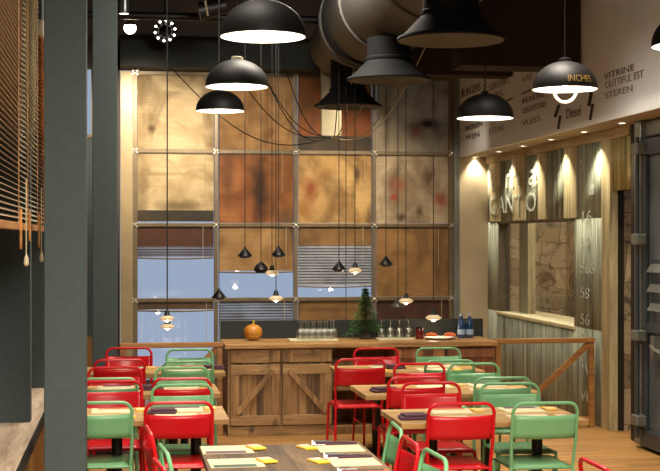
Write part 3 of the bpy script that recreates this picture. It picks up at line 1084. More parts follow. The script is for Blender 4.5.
# open niche and right part
nx0, nx1 = DX[2], cxp(396)
m = cbox(nx0, nx1, CY0 + 0.5, CY1, 0, CZ - 0.05)
m.box(nx0 - CX0, nx1 - CX0, 0.03, 0.5, 0.0, 0.07)
m.box(nx0 - CX0, nx1 - CX0, 0.03, 0.5, 0.40, 0.43)
m.build('open_shelf', MT['counter_d'], ct)
m = cbox(nx1, CX1, CY0 + 0.03, CY1, 0, CZ - 0.05)
m.build('right_cabinet', MT['redwood'], ct)
cbox(CX0 - 0.03, CX1 + 0.02, CY0 - 0.03, CY1, CZ - 0.045, CZ).build('worktop', MT['counter_top'], ct, bevel=0.006)
cbox(CX0, DX[2], CY0 - 0.005, CY0 + 0.03, 0.0, 0.09).build('plinth', MT['counter_h'], ct, bevel=0.004)
for k in range(2):
    x0, x1 = DX[k] + 0.012, DX[k + 1] - 0.012
    d = cbox(x0, x1, CY0 + 0.0, CY0 + 0.03, 0.665, 0.785).build('drawer', MT['counter_h'], ct, bevel=0.005)
    for (a, b) in ((x0, x0 + 0.10), (x1 - 0.10, x1)):
        cbox(a, b, CY0 - 0.012, CY0, 0.67, 0.78).build('drawer_batten', MT['counter_d'], d, bevel=0.003)
    door = cbox(x0, x1, CY0 + 0.005, CY0 + 0.03, 0.10, 0.65).build('cabinet_door', MT['counter_v'], ct)
    for (za, zb) in ((0.56, 0.65), (0.10, 0.19)):
        cbox(x0, x1, CY0 - 0.018, CY0 + 0.006, za, zb).build('door_rail', MT['counter_h'], door, bevel=0.004)
    for (xa, xb) in ((x0, x0 + 0.075), (x1 - 0.075, x1)):
        cbox(xa, xb, CY0 - 0.016, CY0 + 0.006, 0.19, 0.56).build('door_stile', MT['counter_d'], door, bevel=0.004)
    zA, zB = (0.21, 0.60) if k == 0 else (0.60, 0.21)
    MB().bar((x0 + 0.06 - CX0, -0.013, zA), (x1 - 0.06 - CX0, -0.013, zB), 0.022, 0.048, (0, 0, 1)).build('diagonal_brace', MT['counter_d'], door, bevel=0.003)
for k in range(2):
    x0 = nx1 + (CX1 - nx1) * k / 2 + 0.01
    x1 = nx1 + (CX1 - nx1) * (k + 1) / 2 - 0.01
    dd = cbox(x0, x1, CY0 + 0.005, CY0 + 0.03, 0.10, 0.77).build('cabinet_door', MT['redwood'], ct)
    for (za, zb) in ((0.69, 0.77), (0.10, 0.18)):
        cbox(x0, x1, CY0 - 0.015, CY0 + 0.006, za, zb).build('door_rail', MT['redwood'], dd, bevel=0.003)
o = MB().box(CX0 - 0.02, 3.465, CY1 + 0.005, CY1 + 0.045, 0.0, 1.012).build('backsplash', MT['dark'], bevel=0.004)
o.name = 'counter_screen'
tag(o, 'low dark green-grey screen standing behind the counter', 'screen')


def railing(x0, x1, y, label, post_xs, brace):
    r = thing('wooden_railing', label, 'railing', (x0, y, 0), 0, 'oak railings beside the counter')
    MB().box(0, x1 - x0, -0.03, 0.03, 0.805, 0.85).build('handrail', MT['rail'], r, bevel=0.004)
    for px_ in post_xs:
        MB().box(px_ - x0 - 0.025, px_ - x0 + 0.025, -0.025, 0.025, 0, 0.805).build('post', MT['rail'], r, bevel=0.004)
    MB().box(0, x1 - x0, -0.02, 0.02, 0.02, 0.10).build('bottom_rail', MT['rail'], r, bevel=0.004)
    for (xa, za, xb, zb) in brace:
        MB().bar((xa - x0, 0, za), (xb - x0, 0, zb), 0.03, 0.055, (0, 0, 1)).build('diagonal_brace', MT['rail'], r, bevel=0.003)


rx0, rx1 = PY(119.5, 343, 12.33).x, CX0 - 0.035
railing(rx0, rx1, 12.33, 'oak railing with brace between the rear column and the counter', [rx0 + 0.03, rx1 - 0.03], [(rx1 - 0.05, 0.80, rx1 - 0.72, 0.12)])
railing(CX1 + 0.03, XR - 0.075, 12.33, 'oak railing with long brace between the counter and the corrugated wall', [CX1 + 0.06, XR - 0.105], [(XR - 0.12, 0.80, XR - 0.86, 0.14)])

# ---------------- things on the counter
def ctp(px, y): return PY(px, 340, y).x


# pumpkin
x = ctp(253, 12.62)
pk = thing('pumpkin', 'orange carved pumpkin on the left of the counter', 'pumpkin', (x, 12.62, CZ))
prof = [(0.085 * math.sin(PI * i / 14) ** 0.8, 0.075 - 0.075 * math.cos(PI * i / 14)) for i in range(15)]
MB().lathe(prof, (0, 0, 0), 48, squash=lambda a: 1 + 0.22 * 0 + 0.05 * abs(math.cos(4.5 * a)) + 0.0).build('flesh', MT['pumpkin'], pk, True)
MB().tube([(0, 0, 0.14), (0.006, 0, 0.165), (0.002, 0, 0.19)], [0.016, 0.011, 0.012], 8).build('stalk', MT['stalk'], pk, True)
m = MB()
for sx in (-1, 1):
    m.face([(sx * 0.045, -0.094, 0.085), (sx * 0.018, -0.1005, 0.085), (sx * 0.031, -0.098, 0.108)])
m.face([(-0.009, -0.103, 0.066), (0.009, -0.103, 0.066), (0, -0.103, 0.080)])
m.face([(-0.05, -0.092, 0.056), (-0.03, -0.098, 0.040), (0.03, -0.098, 0.040), (0.05, -0.092, 0.056), (0.025, -0.101, 0.052), (-0.025, -0.101, 0.052)])
m.build('carved_face', MT['stalk'], pk)
# boards
o = MB().box(ctp(289, 12.5), ctp(337, 12.5), 12.42, 12.66, CZ, CZ + 0.014).build('serving_board', MT['boardcream'], bevel=0.003)
tag(o, 'cream board under the crowded row of stemmed glasses', 'board', 'cream boards on the counter')
o = MB().box(ctp(377, 12.5), ctp(413, 12.5), 12.42, 12.66, CZ, CZ + 0.014).build('serving_board', MT['boardcream'], bevel=0.003)
tag(o, 'cream board under the four spaced glasses right of the fir tree', 'board', 'cream boards on the counter')
GPROF = [(0.030, 0.0), (0.036, 0.02), (0.040, 0.05), (0.036, 0.075), (0.020, 0.092), (0.0045, 0.102), (0.004, 0.155), (0.008, 0.162), (0.032, 0.166), (0.032, 0.168)]
g0 = None


def wineglass(x, y, z, label, group, s=1.0):
    global g0
    if g0 is None:
        g0 = MB().lathe(GPROF, n=14).build('wine_glass', MT['wineglass'], None, True)
        tag(g0, label, 'glass', group)
        g = g0
    else:
        g = g0.copy()
        COL.objects.link(g)
        g['label'] = label
        g['group'] = group
    g.location = (x, y, z)


ordn = ['first', 'second', 'third', 'fourth', 'fifth', 'sixth', 'seventh']
for row, y in enumerate((12.47, 12.58)):
    for k in range(6):
        wineglass(ctp(300 + 6.2 * k + row * 2.5, y), y, CZ + 0.014, 'upturned stemmed glass, %s from the left in the %s row by the pumpkin' % (ordn[k], ('front', 'rear')[row]), 'upturned wine glasses')
for k, px in enumerate((381.5, 390.5, 399.5, 408.5)):
    wineglass(ctp(px, 12.54), 12.54, CZ + 0.014, 'upturned stemmed glass right of the fir tree, %s from the left' % ordn[k], 'spaced upturned glasses')
# fir tree
x = ctp(365.5, 12.64)
tr = thing('fir_tree', 'small green table-top fir tree on the counter', 'tree', (x, 12.64, CZ))
MB().lathe([(0.0, 0), (0.055, 0), (0.055, 0.012), (0.03, 0.05), (0.014, 0.06)], n=12).build('base', MT['bark'], tr, True)
MB().tube([(0, 0, 0.05), (0, 0, 0.30), (0.0, 0, 0.49)], [0.012, 0.008, 0.003], 6).build('trunk', MT['bark'], tr)
m = MB()
rnd = random.Random(4)
for layer in range(13):
    z = 0.115 + layer * 0.029
    R = 0.175 * (1 - layer / 13.5) ** 0.9 * (1.12 if layer % 3 == 0 else 0.86)
    nb = max(6, int(18 - layer * 0.7))
    for b in range(nb):
        a = 2 * PI * (b + rnd.random() * 0.6) / nb
        L = R * rnd.uniform(0.75, 1.12)
        d = Vector((math.cos(a), math.sin(a), 0))
        tip = d * L + Vector((0, 0, z - 0.05 * L / 0.12 + rnd.uniform(-0.01, 0.015)))
        root = Vector((0, 0, z + 0.012))
        for s in range(7):
            f = 0.15 + 0.85 * s / 6
            c = root.lerp(tip, f)
            for sd in (-1, 1):
                side = Vector((-d.y, d.x, 0)) * sd
                w = (0.028 * (1.15 - f) + 0.014)
                e = c + side * w + d * 0.012 + Vector((0, 0, rnd.uniform(-0.004, 0.012)))
                m.face([c - d * 0.006, c + d * 0.008 + Vector((0, 0, 0.003)), e])
        m.face([tip - d * 0.02 + Vector((0, 0, 0.004)), tip + d * 0.012, tip - d * 0.02 - Vector((0, 0, 0.006))])
for s in range(26):
    a = rnd.uniform(0, 2 * PI)
    z = rnd.uniform(0.44, 0.515)
    d = Vector((math.cos(a) * 0.018 * (0.535 - z) / 0.09, math.sin(a) * 0.018 * (0.535 - z) / 0.09, 0.02))
    c = Vector((0, 0, z))
    m.face([c, c + d + Vector((0.003, 0, 0)), c + d * 0.6 - Vector((0.003, 0.003, 0))])
m.build('foliage', MT['needle'], tr)
# jar
x = ctp(419.5, 12.55)
jr = thing('glass_jar', 'dark red glass jar beside the plate on the counter', 'jar', (x, 12.55, CZ))
MB().lathe([(0, 0), (0.036, 0), (0.040, 0.01), (0.040, 0.085), (0.034, 0.105), (0.034, 0.11), (0.03, 0.11), (0.03, 0.1)], n=18).build('jar_body', MT['jar'], jr, True)
MB().lathe([(0.035, 0.098), (0.037, 0.100), (0.037, 0.114), (0.0, 0.116)], n=18).build('lid', MT['blacksoft'], jr, True)
# plate with squash slices
x = ctp(440, 12.50)
o = MB().lathe([(0, 0.004), (0.10, 0.004), (0.145, 0.02), (0.15, 0.022), (0.145, 0.016), (0.10, 0.0), (0, 0.0)], n=28).build('plate', MT['plate'], None, True)
o.location = (x, 12.50, CZ)
tag(o, 'white plate with orange slices at the right of the counter', 'plate')
for k, (dx, lab) in enumerate(((-0.085, 'orange squash slice at the left of the white plate'), (0.095, 'orange squash slice at the right of the white plate'))):
    m = MB()
    pts = [(0.05 * math.cos(a), 0.028 * math.sin(a), 0.03 + 0.012 * math.sin(a)) for a in [PI * i / 8 for i in range(9)]]
    m.tube(pts, [0.008, 0.013, 0.017, 0.019, 0.02, 0.019, 0.017, 0.013, 0.008], 8)
    o = m.build('squash_slice', MT['squash'], None, True)
    o.location = (x + dx, 12.48, CZ + 0.005)
    tag(o, lab, 'squash', 'squash slices')
# bottles
bt = None
for k, px in enumerate((461.3, 469.5)):
    x = ctp(px, 12.62)
    lab = ('left of the two blue water bottles at the counter end', 'right of the two blue water bottles at the counter end')[k]
    if bt is None:
        bt = thing('water_bottle', lab, 'bottle', (x, 12.62, CZ), 0, 'blue water bottles')
        MB().lathe([(0, 0), (0.034, 0), (0.037, 0.008), (0.037, 0.14), (0.030, 0.165), (0.015, 0.195), (0.0135, 0.225), (0.0, 0.226)], n=18).build('bottle_body', MT['bottle'], bt, True)
        MB().lathe([(0.0378, 0.035), (0.0378, 0.085)], n=18).build('label_band', MT['bottle_label'], bt, True)
        MB().lathe([(0.0155, 0.212), (0.0165, 0.215), (0.0165, 0.237), (0, 0.238)], n=14).build('cap', MT['bottle_cap'], bt, True)
    else:
        clone(bt, (x, 12.62, CZ), 0.4, lab)

# ================================================================== TABLES
def table(name_label, x0, x1, y0, y1, mat, pedestals, h=0.706):
    cx, cy = (x0 + x1) / 2, (y0 + y1) / 2
    r = thing('cafe_table', name_label, 'table', (cx, cy, 0), 0, 'cafe tables')
    MB().box(x0 - cx, x1 - cx, y0 - cy, y1 - cy, h - 0.035, h).build('tabletop', mat, r, bevel=0.004)
    for (px_, py_) in pedestals:
        MB().tube([(px_ - cx, py_ - cy, 0.02), (px_ - cx, py_ - cy, h - 0.04)], 0.034, 14).build('pedestal', MT['black'], r, True)
        m = MB()
        m.box(px_ - cx - 0.21, px_ - cx + 0.21, py_ - cy - 0.21, py_ - cy + 0.21, 0, 0.018)
        m.box(px_ - cx - 0.2, px_ - cx + 0.2, py_ - cy - 0.03, py_ - cy + 0.03, h - 0.05, h - 0.036)
        m.build('base_plate', MT['black'], r, bevel=0.004)
    return r


TB = {
    'T1R': (1.61, 2.76, 7.80, 8.46),
    'T2R': (1.655, 2.92, 9.24, 9.90),
    'T3R': (1.73, 2.93, 10.78, 11.42),
    'T1L': (-0.42, 0.625, 8.17, 8.80),
    'T2L': (-0.42, 0.665, 9.52, 10.13),
    'T3L': (-0.42, 0.81, 10.98, 11.60),
    'T0': (0.385, 1.245, 4.9, 7.12),
}
TL = {
    'T1R': 'pale wood cafe table nearest the viewer on the right side',
    'T2R': 'pale wood cafe table, second from the viewer on the right side',
    'T3R': 'pale wood cafe table closest to the counter on the right side',
    'T1L': 'pale wood cafe table nearest the viewer behind the left column',
    'T2L': 'pale wood cafe table, second from the viewer on the left side',
    'T3L': 'pale wood cafe table closest to the railing on the left side',
    'T0': 'long dark weathered table in the centre foreground',
}
for k, (x0, x1, y0, y1) in TB.items():
    my = (y0 + y1) / 2
    if k == 'T0':
        ped = [(0.81, 6.6), (0.81, 5.4)]
    elif k == 'T1R':
        ped = [(PY(432, 430, my).x, my), (PY(537, 430, my).x, my)]
    elif k == 'T1L':
        ped = [(PY(117, 430, my).x, my), (PY(196, 430, my).x, my)]
    elif k == 'T3R':
        ped = [(PY(376, 420, my).x, my), (x1 - 0.4, my)]
    else:
        ped = [(x0 + 0.32, my), (x1 - 0.32, my)]
    table(TL[k], x0, x1, y0, y1, MT['table_dark'] if k == 'T0' else MT['table'], ped)

# ================================================================== CHAIRS
HW = 0.197


def make_chair(col, label, loc, rz):
    r = thing('metal_chair', label, 'chair', loc, rz, 'metal cafe chairs')
    mt = MT[col]
    yb = lambda z: 0.075 - (z - 0.45) * 0.075 / 0.39
    rad, cr, top = 0.0105, 0.06, 0.829
    pts = [(-HW + 0.008, yb(0.44), 0.44), (-HW, yb(0.6), 0.6)]
    for i in range(7):
        a = PI / 2 * i / 6
        z = top - cr + cr * math.sin(a)
        pts.append((-HW + cr - cr * math.cos(a), yb(z), z))
    for i in range(6, -1, -1):
        a = PI / 2 * i / 6
        z = top - cr + cr * math.sin(a)
        pts.append((HW - cr + cr * math.cos(a), yb(z), z))
    pts += [(HW, yb(0.6), 0.6), (HW - 0.008, yb(0.44), 0.44)]
    MB().tube(pts, rad, 8).build('back_frame', mt, r, True)
    # backrest sheet
    m = MB()
    nx, nz = 12, 4
    grid = []
    for j in range(nz + 1):
        z = 0.618 + 0.144 * j / nz
        row = []
        for i in range(nx + 1):
            u = -1 + 2 * i / nx
            zz = z - (0.006 * (1 - u * u) if j == nz else 0)
            row.append(m.bm.verts.new((u * HW, yb(zz) - 0.035 * (1 - u * u), zz)))
        grid.append(row)
    for j in range(nz):
        for i in range(nx):
            m.bm.faces.new((grid[j][i], grid[j][i + 1], grid[j + 1][i + 1], grid[j + 1][i]))
    m.build('backrest', mt, r, True, 0, 0.005)
    # seat: dished pressed sheet with turned-down lip
    m = MB()
    N = 10
    g = []
    for j in range(N + 1):
        v = j / N
        row = []
        for i in range(N + 1):
            u = -1 + 2 * i / N
            w = 0.178 + 0.017 * v
            rr = max(abs(u), abs(2 * v - 1))
            lip = -0.022 if rr > 0.999 else (0.0 if rr > 0.75 else -0.006)
            row.append(m.bm.verts.new((u * w, 0.07 + 0.385 * v, 0.458 + lip)))
        g.append(row)
    for j in range(N):
        for i in range(N):
            m.bm.faces.new((g[j][i], g[j][i + 1], g[j + 1][i + 1], g[j + 1][i]))
    m.build('seat', mt, r, True, 0, 0.004)
    m = MB()
    m.tube([(-HW + 0.012, 0.08, 0.435), (-HW + 0.005, 0.43, 0.435), (HW - 0.005, 0.43, 0.435), (HW - 0.012, 0.08, 0.435)], 0.009, 6, closed=True)
    m.build('seat_frame', mt, r, True)
    for s in (-1, 1):
        MB().tube([(s * (HW - 0.008), yb(0.44), 0.445), (s * (HW + 0.002), 0.03, 0.2), (s * (HW + 0.008), -0.012, 0.0)], rad, 8).build('leg', mt, r, True)
        MB().tube([(s * (HW - 0.006), 0.425, 0.44), (s * (HW + 0.006), 0.455, 0.0)], rad, 8).build('leg', mt, r, True)
    for s in (-1, 1):
        MB().tube([(s * (HW + 0.002), 0.034, 0.22), (s * (HW + 0.0), 0.44, 0.22)], 0.007, 6).build('stretcher', mt, r, True)
    return r


PROTO = {}


def chair(col, px, py, rz, label):
    p = PZ(px, py, 0.84)
    loc = (p.x, p.y, 0)
    if col not in PROTO:
        PROTO[col] = make_chair(col, label, loc, rz)
        return PROTO[col]
    return clone(PROTO[col], loc, rz, label)


AW, FC = 0.0, PI
EAST, WEST = -PI / 2, PI / 2       # facing +x, facing -x
J = lambda: random.uniform(-0.03, 0.03)
CH = [
    # right block
    ('red', 462, 402, AW, 'red metal chair with its back to us at the near right table', 'T1R'),
    ('green', 546, 401.3, AW, 'green metal chair with its back to us, nearest on the right beside the railing', 'T1R'),
    ('red', 430.5, 381.5, FC, 'red metal chair facing us across the near right table', 'T1R'),
    ('green', 509.5, 382, FC, 'green metal chair facing us across the near right table', 'T1R'),
    ('red', 416.5, 376, AW, 'red metal chair with its back to us at the second right table', 'T2R'),
    ('green', 503, 376.5, AW, 'green metal chair with its back to us at the second right table', 'T2R'),
    ('red', 419, 362.5, FC, 'red metal chair facing us across the second right table', 'T2R'),
    ('green', 473.5, 362.5, FC, 'green metal chair facing us across the second right table', 'T2R'),
    ('red', 360.5, 358, AW, 'red metal chair standing alone with its back to us before the open counter shelf', 'T3R'),
    ('green', 450, 359.5, AW, 'green metal chair with its back to us at the right table by the counter', 'T3R'),
    ('red', 376, 347.3, FC, 'red metal chair facing us close against the counter, below the fir tree', 'T3R'),
    ('green', 438, 347, FC, 'green metal chair facing us close against the counter, below the plate', 'T3R'),
    # left block
    ('green', 98, 401, AW, 'green metal chair with its back to us, half hidden by the front column', 'T1L'),
    ('red', 179, 401, AW, 'red metal chair with its back to us at the near left table', 'T1L'),
    ('red', 112.5, 380, FC, 'red metal chair facing us behind the half hidden green one at left', 'T1L'),
    ('green', 182, 383.5, FC, 'green metal chair facing us across the near left table', 'T1L'),
    ('green', 108, 377.3, AW, 'green metal chair with its back to us at the second left table, by the column', 'T2L'),
    ('red', 182, 377.3, AW, 'red metal chair with its back to us at the second left table', 'T2L'),
    ('red', 115, 366.2, FC, 'red metal chair facing us across the second left table, by the column', 'T2L'),
    ('green', 182, 366.5, FC, 'green metal chair facing us across the second left table', 'T2L'),
    ('red', 119.5, 358.6, AW, 'red metal chair with its back to us at the farthest left table', 'T3L'),
    ('green', 188, 360, AW, 'green metal chair with its back to us at the farthest left table', 'T3L'),
    ('red', 129, 347, FC, 'red metal chair facing us in front of the rear column, farthest at left', 'T3L'),
    ('green', 189.5, 348.4, FC, 'green metal chair facing us against the left railing and the windows', 'T3L'),
    # sides of the foreground table
    ('green', 397, 424.5, WEST, 'green metal chair in side view right of the dark table, farthest of three', 'T0'),
    ('red', 411, 438.5, WEST, 'red metal chair in side view right of the dark table, between two green ones', 'T0'),
    ('green', 436, 452, WEST, 'green metal chair top in side view at the bottom edge right of the dark table', 'T0'),
    ('red', 148, 428, EAST, 'red metal chair seen edge-on left of the dark table, farthest of three', 'T0'),
    ('green', 163, 447, EAST, 'green metal chair seen edge-on left of the dark table, between two red ones', 'T0'),
    ('red', 158, 462, EAST, 'red metal chair seen edge-on at the bottom edge left of the dark table', 'T0'),
    ('red', 594, 461.5, EAST, 'red metal chair of which only the top rail shows at the bottom right', None),
]

# ---------------- table setting
pm0 = {}


def placemat(loc, rz, label, band):
    if band not in pm0:
        r = thing('paper_placemat', label, 'placemat', loc, rz, 'paper placemats')
        MB().box(-0.135, 0.125, -0.125, 0.125, 0, 0.003).build('sheet', MT['paper'], r)
        MB().box(-0.12, 0.085, -0.125, -0.06, 0.003, 0.0045).build('printed_band', MT[band], r)
        pm0[band] = r
        return r
    return clone(pm0[band], loc, rz, label)


pk0 = None


def packet(loc, rz, label):
    global pk0
    if pk0 is None:
        r = thing('paper_packet', label, 'packet', loc, rz, 'yellow paper packets')
        MB().box(-0.035, 0.035, -0.06, 0.06, 0, 0.010).build('card', MT['yellow'], r, bevel=0.003)
        MB().box(-0.033, 0.033, 0.0, 0.058, 0.010, 0.012).build('pink_half', MT['pink'], r)
        pk0 = r
        return r
    return clone(pk0, loc, rz, label)


nk0 = None


def napkin(loc, rz, label):
    global nk0
    if nk0 is None:
        o = MB().box(-0.06, 0.06, -0.09, 0.09, 0, 0.02)
        o.box(-0.05, 0.065, -0.08, 0.07, 0.02, 0.034, Matrix.Rotation(0.15, 3, 'Z'))
        nk0 = o.build('folded_napkin', MT['plum'], None, bevel=0.006)
        tag(nk0, label, 'napkin', 'plum napkins')
        o = nk0
    else:
        o = nk0.copy()
        COL.objects.link(o)
        o['label'] = label
    o.location = loc
    o.rotation_euler = (0, 0, rz)


TZ = 0.7063
TS = {'T1R': 'near right table', 'T2R': 'second right table', 'T3R': 'right table by the counter', 'T1L': 'near left table', 'T2L': 'second left table', 'T3L': 'farthest left table'}
bands = ['purple', 'greenprint', 'orangeprint']
for n, (col, px, py, rz, lab, tb) in enumerate(CH):
    c = chair(col, px, py, rz + (J() if tb != 'T0' else (0.09 + 0.03 * (n % 3 - 1) if rz == EAST else 0.05 * (n % 3 - 1))), lab)
    if tb is None or tb == 'T0':
        continue
    x0, x1, y0, y1 = TB[tb]
    cx = min(max(c.location.x, x0 + 0.19), x1 - 0.27)
    who = '%s %s chair of the %s' % ('near' if rz == AW else 'far', col, TS[tb])
    if rz == AW:
        placemat((cx, y0 + 0.15, TZ), 0, 'cream placemat at the ' + who, bands[n % 3])
        packet((cx + 0.185, y0 + 0.13, TZ), J() * 4, 'yellow packet at the ' + who)
    else:
        placemat((cx, y1 - 0.15, TZ), PI, 'cream placemat at the ' + who, bands[n % 3])
        packet((cx + 0.185, y1 - 0.15, TZ), PI + J() * 4, 'yellow packet at the ' + who)
for tb, (fx, fy) in {'T1R': (0.10, 0.28), 'T2R': (0.13, 0.3), 'T1L': (0.62, 0.48), 'T2L': (0.56, 0.48), 'T3L': (0.97, 0.45), 'T3R': (0.42, 0.5)}.items():
    x0, x1, y0, y1 = TB[tb]
    x = x0 + fx * (x1 - x0)
    napkin((min(x, x1 - 0.08), y0 + fy * (y1 - y0), TZ), 0.5 * PI + J() * 5, 'folded plum napkin on the ' + TS[tb])

# foreground table setting: left side mats read from the left, right side from the right
tz = TZ
for k, y in enumerate((6.97, 6.55, 6.12)):
    placemat((0.525 + 0.012 * k, y, tz), 0.02 * k, 'cream placemat on the left side of the dark table, %s' % ['farthest, with purple print', 'middle one, with green print', 'cut by the bottom edge'][k], bands[k])
    packet((0.672 + 0.012 * k, y + 0.015, tz + 0.003), 0.3, 'yellow packet beside the %s left placemat of the dark table' % ['farthest', 'middle', 'nearest'][k])
rm = None
for k, y in enumerate((6.95, 6.52, 6.08)):
    lab = 'cream placemat on the right side of the dark table, %s' % ['farthest', 'middle one', 'cut by the bottom edge'][k]
    if rm is None:
        rm = thing('paper_placemat', lab, 'placemat', (1.085, y, tz), 0, 'paper placemats')
        MB().box(-0.10, 0.135, -0.14, 0.12, 0, 0.003).build('sheet', MT['paper'], rm)
    else:
        clone(rm, (1.085, y, tz), 0.03 * k, lab)
    packet((0.935, y + 0.01, tz), 0.35, 'yellow packet beside the %s right placemat of the dark table' % ['farthest', 'middle', 'nearest'][k])
    m = MB().box(-0.11, 0.115, -0.02, 0.02, 0, 0.012)
    o = m.build('folded_napkin', MT['plum'] if k < 2 else MT['orangeprint'], None, bevel=0.004)
    o.location = (1.10, y + 0.095, tz + 0.003)
    o.rotation_euler = (0, 0, 0.05)
    tag(o, ['dark napkin strip on the farthest right placemat of the dark table', 'dark napkin strip on the middle right placemat of the dark table', 'orange napkin strip on the nearest right placemat of the dark table'][k], 'napkin')
    # knife lying on the napkin
    m = MB()
    m.tube([(-0.11, 0, 0.005), (-0.02, 0, 0.005)], [0.006, 0.005], 6)
    m.box(-0.02, 0.10, -0.008, 0.008, 0.003, 0.005)
    o = m.build('table_knife', MT['cutlery'])
    o.location = (1.09, y + 0.095, tz + 0.015)
    o.rotation_euler = (0, 0, -0.12)
    tag(o, 'steel knife on the %s right placemat of the dark table' % ['farthest', 'middle', 'nearest'][k], 'knife', 'table knives')
    # paper napkin corner
    m = MB()
    m.face([(-0.03, -0.02, 0.0), (0.04, -0.03, 0.0), (0.02, 0.03, 0.008), (-0.025, 0.03, 0.018)])
    o = m.build('paper_napkin', MT['white_in'], None, solid=0.002)
    o.location = (1.0, y + 0.09, tz + 0.006)
    tag(o, 'white paper napkin on the %s right placemat of the dark table' % ['farthest', 'middle', 'nearest'][k], 'napkin', 'white paper napkins')

# ================================================================== DOME LAMPS
dm0 = None


def dome_lamp(px, py, t, label, cap='brass', cord=True, loop=False, words=None):
    """py is the centre of the rim"""
    p = PD(px, py, t)
    R = 0.25
    r = thing('dome_lamp', label, 'lamp', (p.x, p.y, p.z), 0, 'black dome pendant lamps')
    prof = [(R * math.cos(a), 0.205 * math.sin(a)) for a in [PI / 2 * i / 12 * 0.93 for i in range(13)]]
    inner = [(q * 0.975, z * 0.965) for q, z in prof][::-1]
    MB().lathe([(R, -0.012)] + prof, n=40).build('shade', MT['blacksoft'], r, True)
    MB().lathe(inner + [(R * 0.985, -0.012)], n=40).build('shade_lining', MT['white_in'], r, True)
    MB().lathe([(0.055, 0.178), (0.055, 0.195), (0.048, 0.197), (0.046, 0.225), (0.032, 0.23), (0.0, 0.231)] if cap != 'knob' else [(0.06, 0.175), (0.05, 0.2), (0.035, 0.205), (0.03, 0.225), (0, 0.23)], n=18).build('cap', MT['cream_cap'] if cap == 'cream' else (MT['brass'] if cap == 'brass' else MT['black']), r, True)
    MB().sphere((0, 0, 0.06), 0.05, n=8).build('bulb', MT['bulb'], r, True)
    MB().tube([(0, 0, 0.22), (0, 0, ZC - p.z)], 0.006, 6).build('cord', MT['black'], r)
    if cap == 'knob':
        pts = [(0.012 * math.cos(k * 1.1), 0.012 * math.sin(k * 1.1), 0.228 + k * 0.007) for k in range(14)]
        MB().tube(pts, 0.007, 6).build('twisted_flex', MT['brass'], r)
    if loop:
        pts = [(0.093 * math.cos(a), 0, -0.01 + 0.1 * math.sin(a)) for a in [PI + PI * i / 16 for i in range(17)]]
        MB().tube(pts, 0.011, 8).build('loop_handle', MT['white_loop'], r, True)
    if words:
        # curved lettering on the front of the shade
        cu_m = bpy.data.curves.new('words', 'FONT')
        cu_m.body = words
        cu_m.size = 0.075
        cu_m.extrude = 0.001
        tmp = bpy.data.objects.new('words_source', cu_m)
        COL.objects.link(tmp)
        dg = bpy.context.evaluated_depsgraph_get()
        dg.update()
        me = bpy.data.meshes.new_from_object(tmp.evaluated_get(dg))
        bpy.data.objects.remove(tmp)
        for v in me.vertices:
            z = 0.025 + v.co.y
            rad = R * math.sqrt(max(0.05, 1 - (z / 0.19) ** 2)) + 0.003 + v.co.z
            ang = -PI / 2 - TH - 0.10 + v.co.x * 3.3
            v.co = Vector((rad * math.cos(ang), rad * math.sin(ang), z))
        me.materials.clear()
        me.materials.append(MT['gold'])
        lo = bpy.data.objects.new('lettering', me)
        COL.objects.link(lo)
        lo.parent = r
    point('dome_lamp_light', (p.x, p.y, p.z + 0.015), LAMP_W, (1.0, 0.88, 0.70), 0.04)
    return r


LAMP_W = 20
dome_lamp(263, 35, 7.85, 'large black dome lamp at the top left, nearest of the left row', 'brass')
dome_lamp(237, 85.5, 10.7, 'black dome lamp with cream cap, middle of the left row', 'cream')
dome_lamp(220, 110, 14.0, 'small black dome lamp, lowest and farthest of the left row', 'brass')
dome_lamp(565, 88, 10.4, 'black dome lamp with gold lettering and a white loop below', 'black', loop=True, words='INCHES')
dome_lamp(485, 117, 11.85, 'black dome lamp with twisted brass flex before the white sign', 'knob')
dome_lamp(694, 44, 8.07, 'black dome lamp cut off by the right edge of the picture', 'brass')

# ================================================================== DUCT AND DIFFUSERS
c0 = PD(367.5, 20, 13.6)
DR = 0.473
du = thing('ventilation_duct', 'big round grey ventilation duct running along the ceiling', 'duct', (c0.x, 0, c0.z))
MB().lathe([(0.0, 15.4), (0.31, 15.4), (0.33, 15.3), (0.33, 14.5), (DR - 0.04, 13.75), (DR, 13.6), (DR, 2.0), (0, 2.0)], n=48, axis='Y').build('duct_body', MT['duct'], du, True)
for y in (13.42, 13.15, 12.2, 10.4, 8.2):
    MB().lathe([(DR - 0.02, y - 0.04), (DR + 0.022, y - 0.04), (DR + 0.022, y + 0.04), (DR - 0.02, y + 0.04)], n=48, axis='Y').build('collar', MT['duct'] if y != 13.15 else MT['duct_dark'], du, True)
for k, y in enumerate((8.6, 11.6)):
    MB().tube([(0.0, y, DR - 0.02), (0.0, y, ZC - c0.z)], 0.012, 6).build('hanger', MT['black'], du)
for i, (px, py, t, lab) in enumerate(((348, 106.5, 14.6, 'smallest dark cone diffuser hanging farthest down the duct'), (389, 80, 11.75, 'dark cone diffuser in the middle, under the round duct'), (451, 40, 9.1, 'largest dark cone diffuser at the top centre right'))):
    p = PD(px, py, t)
    top = (0.50, 0.36, 0.41)[i]
    r = thing('air_diffuser', lab, 'diffuser', (p.x, p.y, p.z), 0, 'cone air diffusers')
    MB().lathe([(0.36, -0.008), (0.37, 0.0), (0.36, 0.018), (0.33, 0.03), (0.21, 0.15), (0.195, 0.165)], n=36).build('cone', MT['duct_dark'], r, True)
    MB().lathe([(0.355, -0.006), (0.20, 0.06), (0.0, 0.07)], n=36).build('inner_cone', MT['duct'], r, True)
    MB().lathe([(0.19, 0.15), (0.19, top)], n=36).build('neck', MT['duct_dark'], r, True)
    MB().lathe([(0.193, 0.16), (0.203, 0.17), (0.203, 0.19), (0.193, 0.2)], n=36).build('neck_band', MT['duct_dark'], r, True)

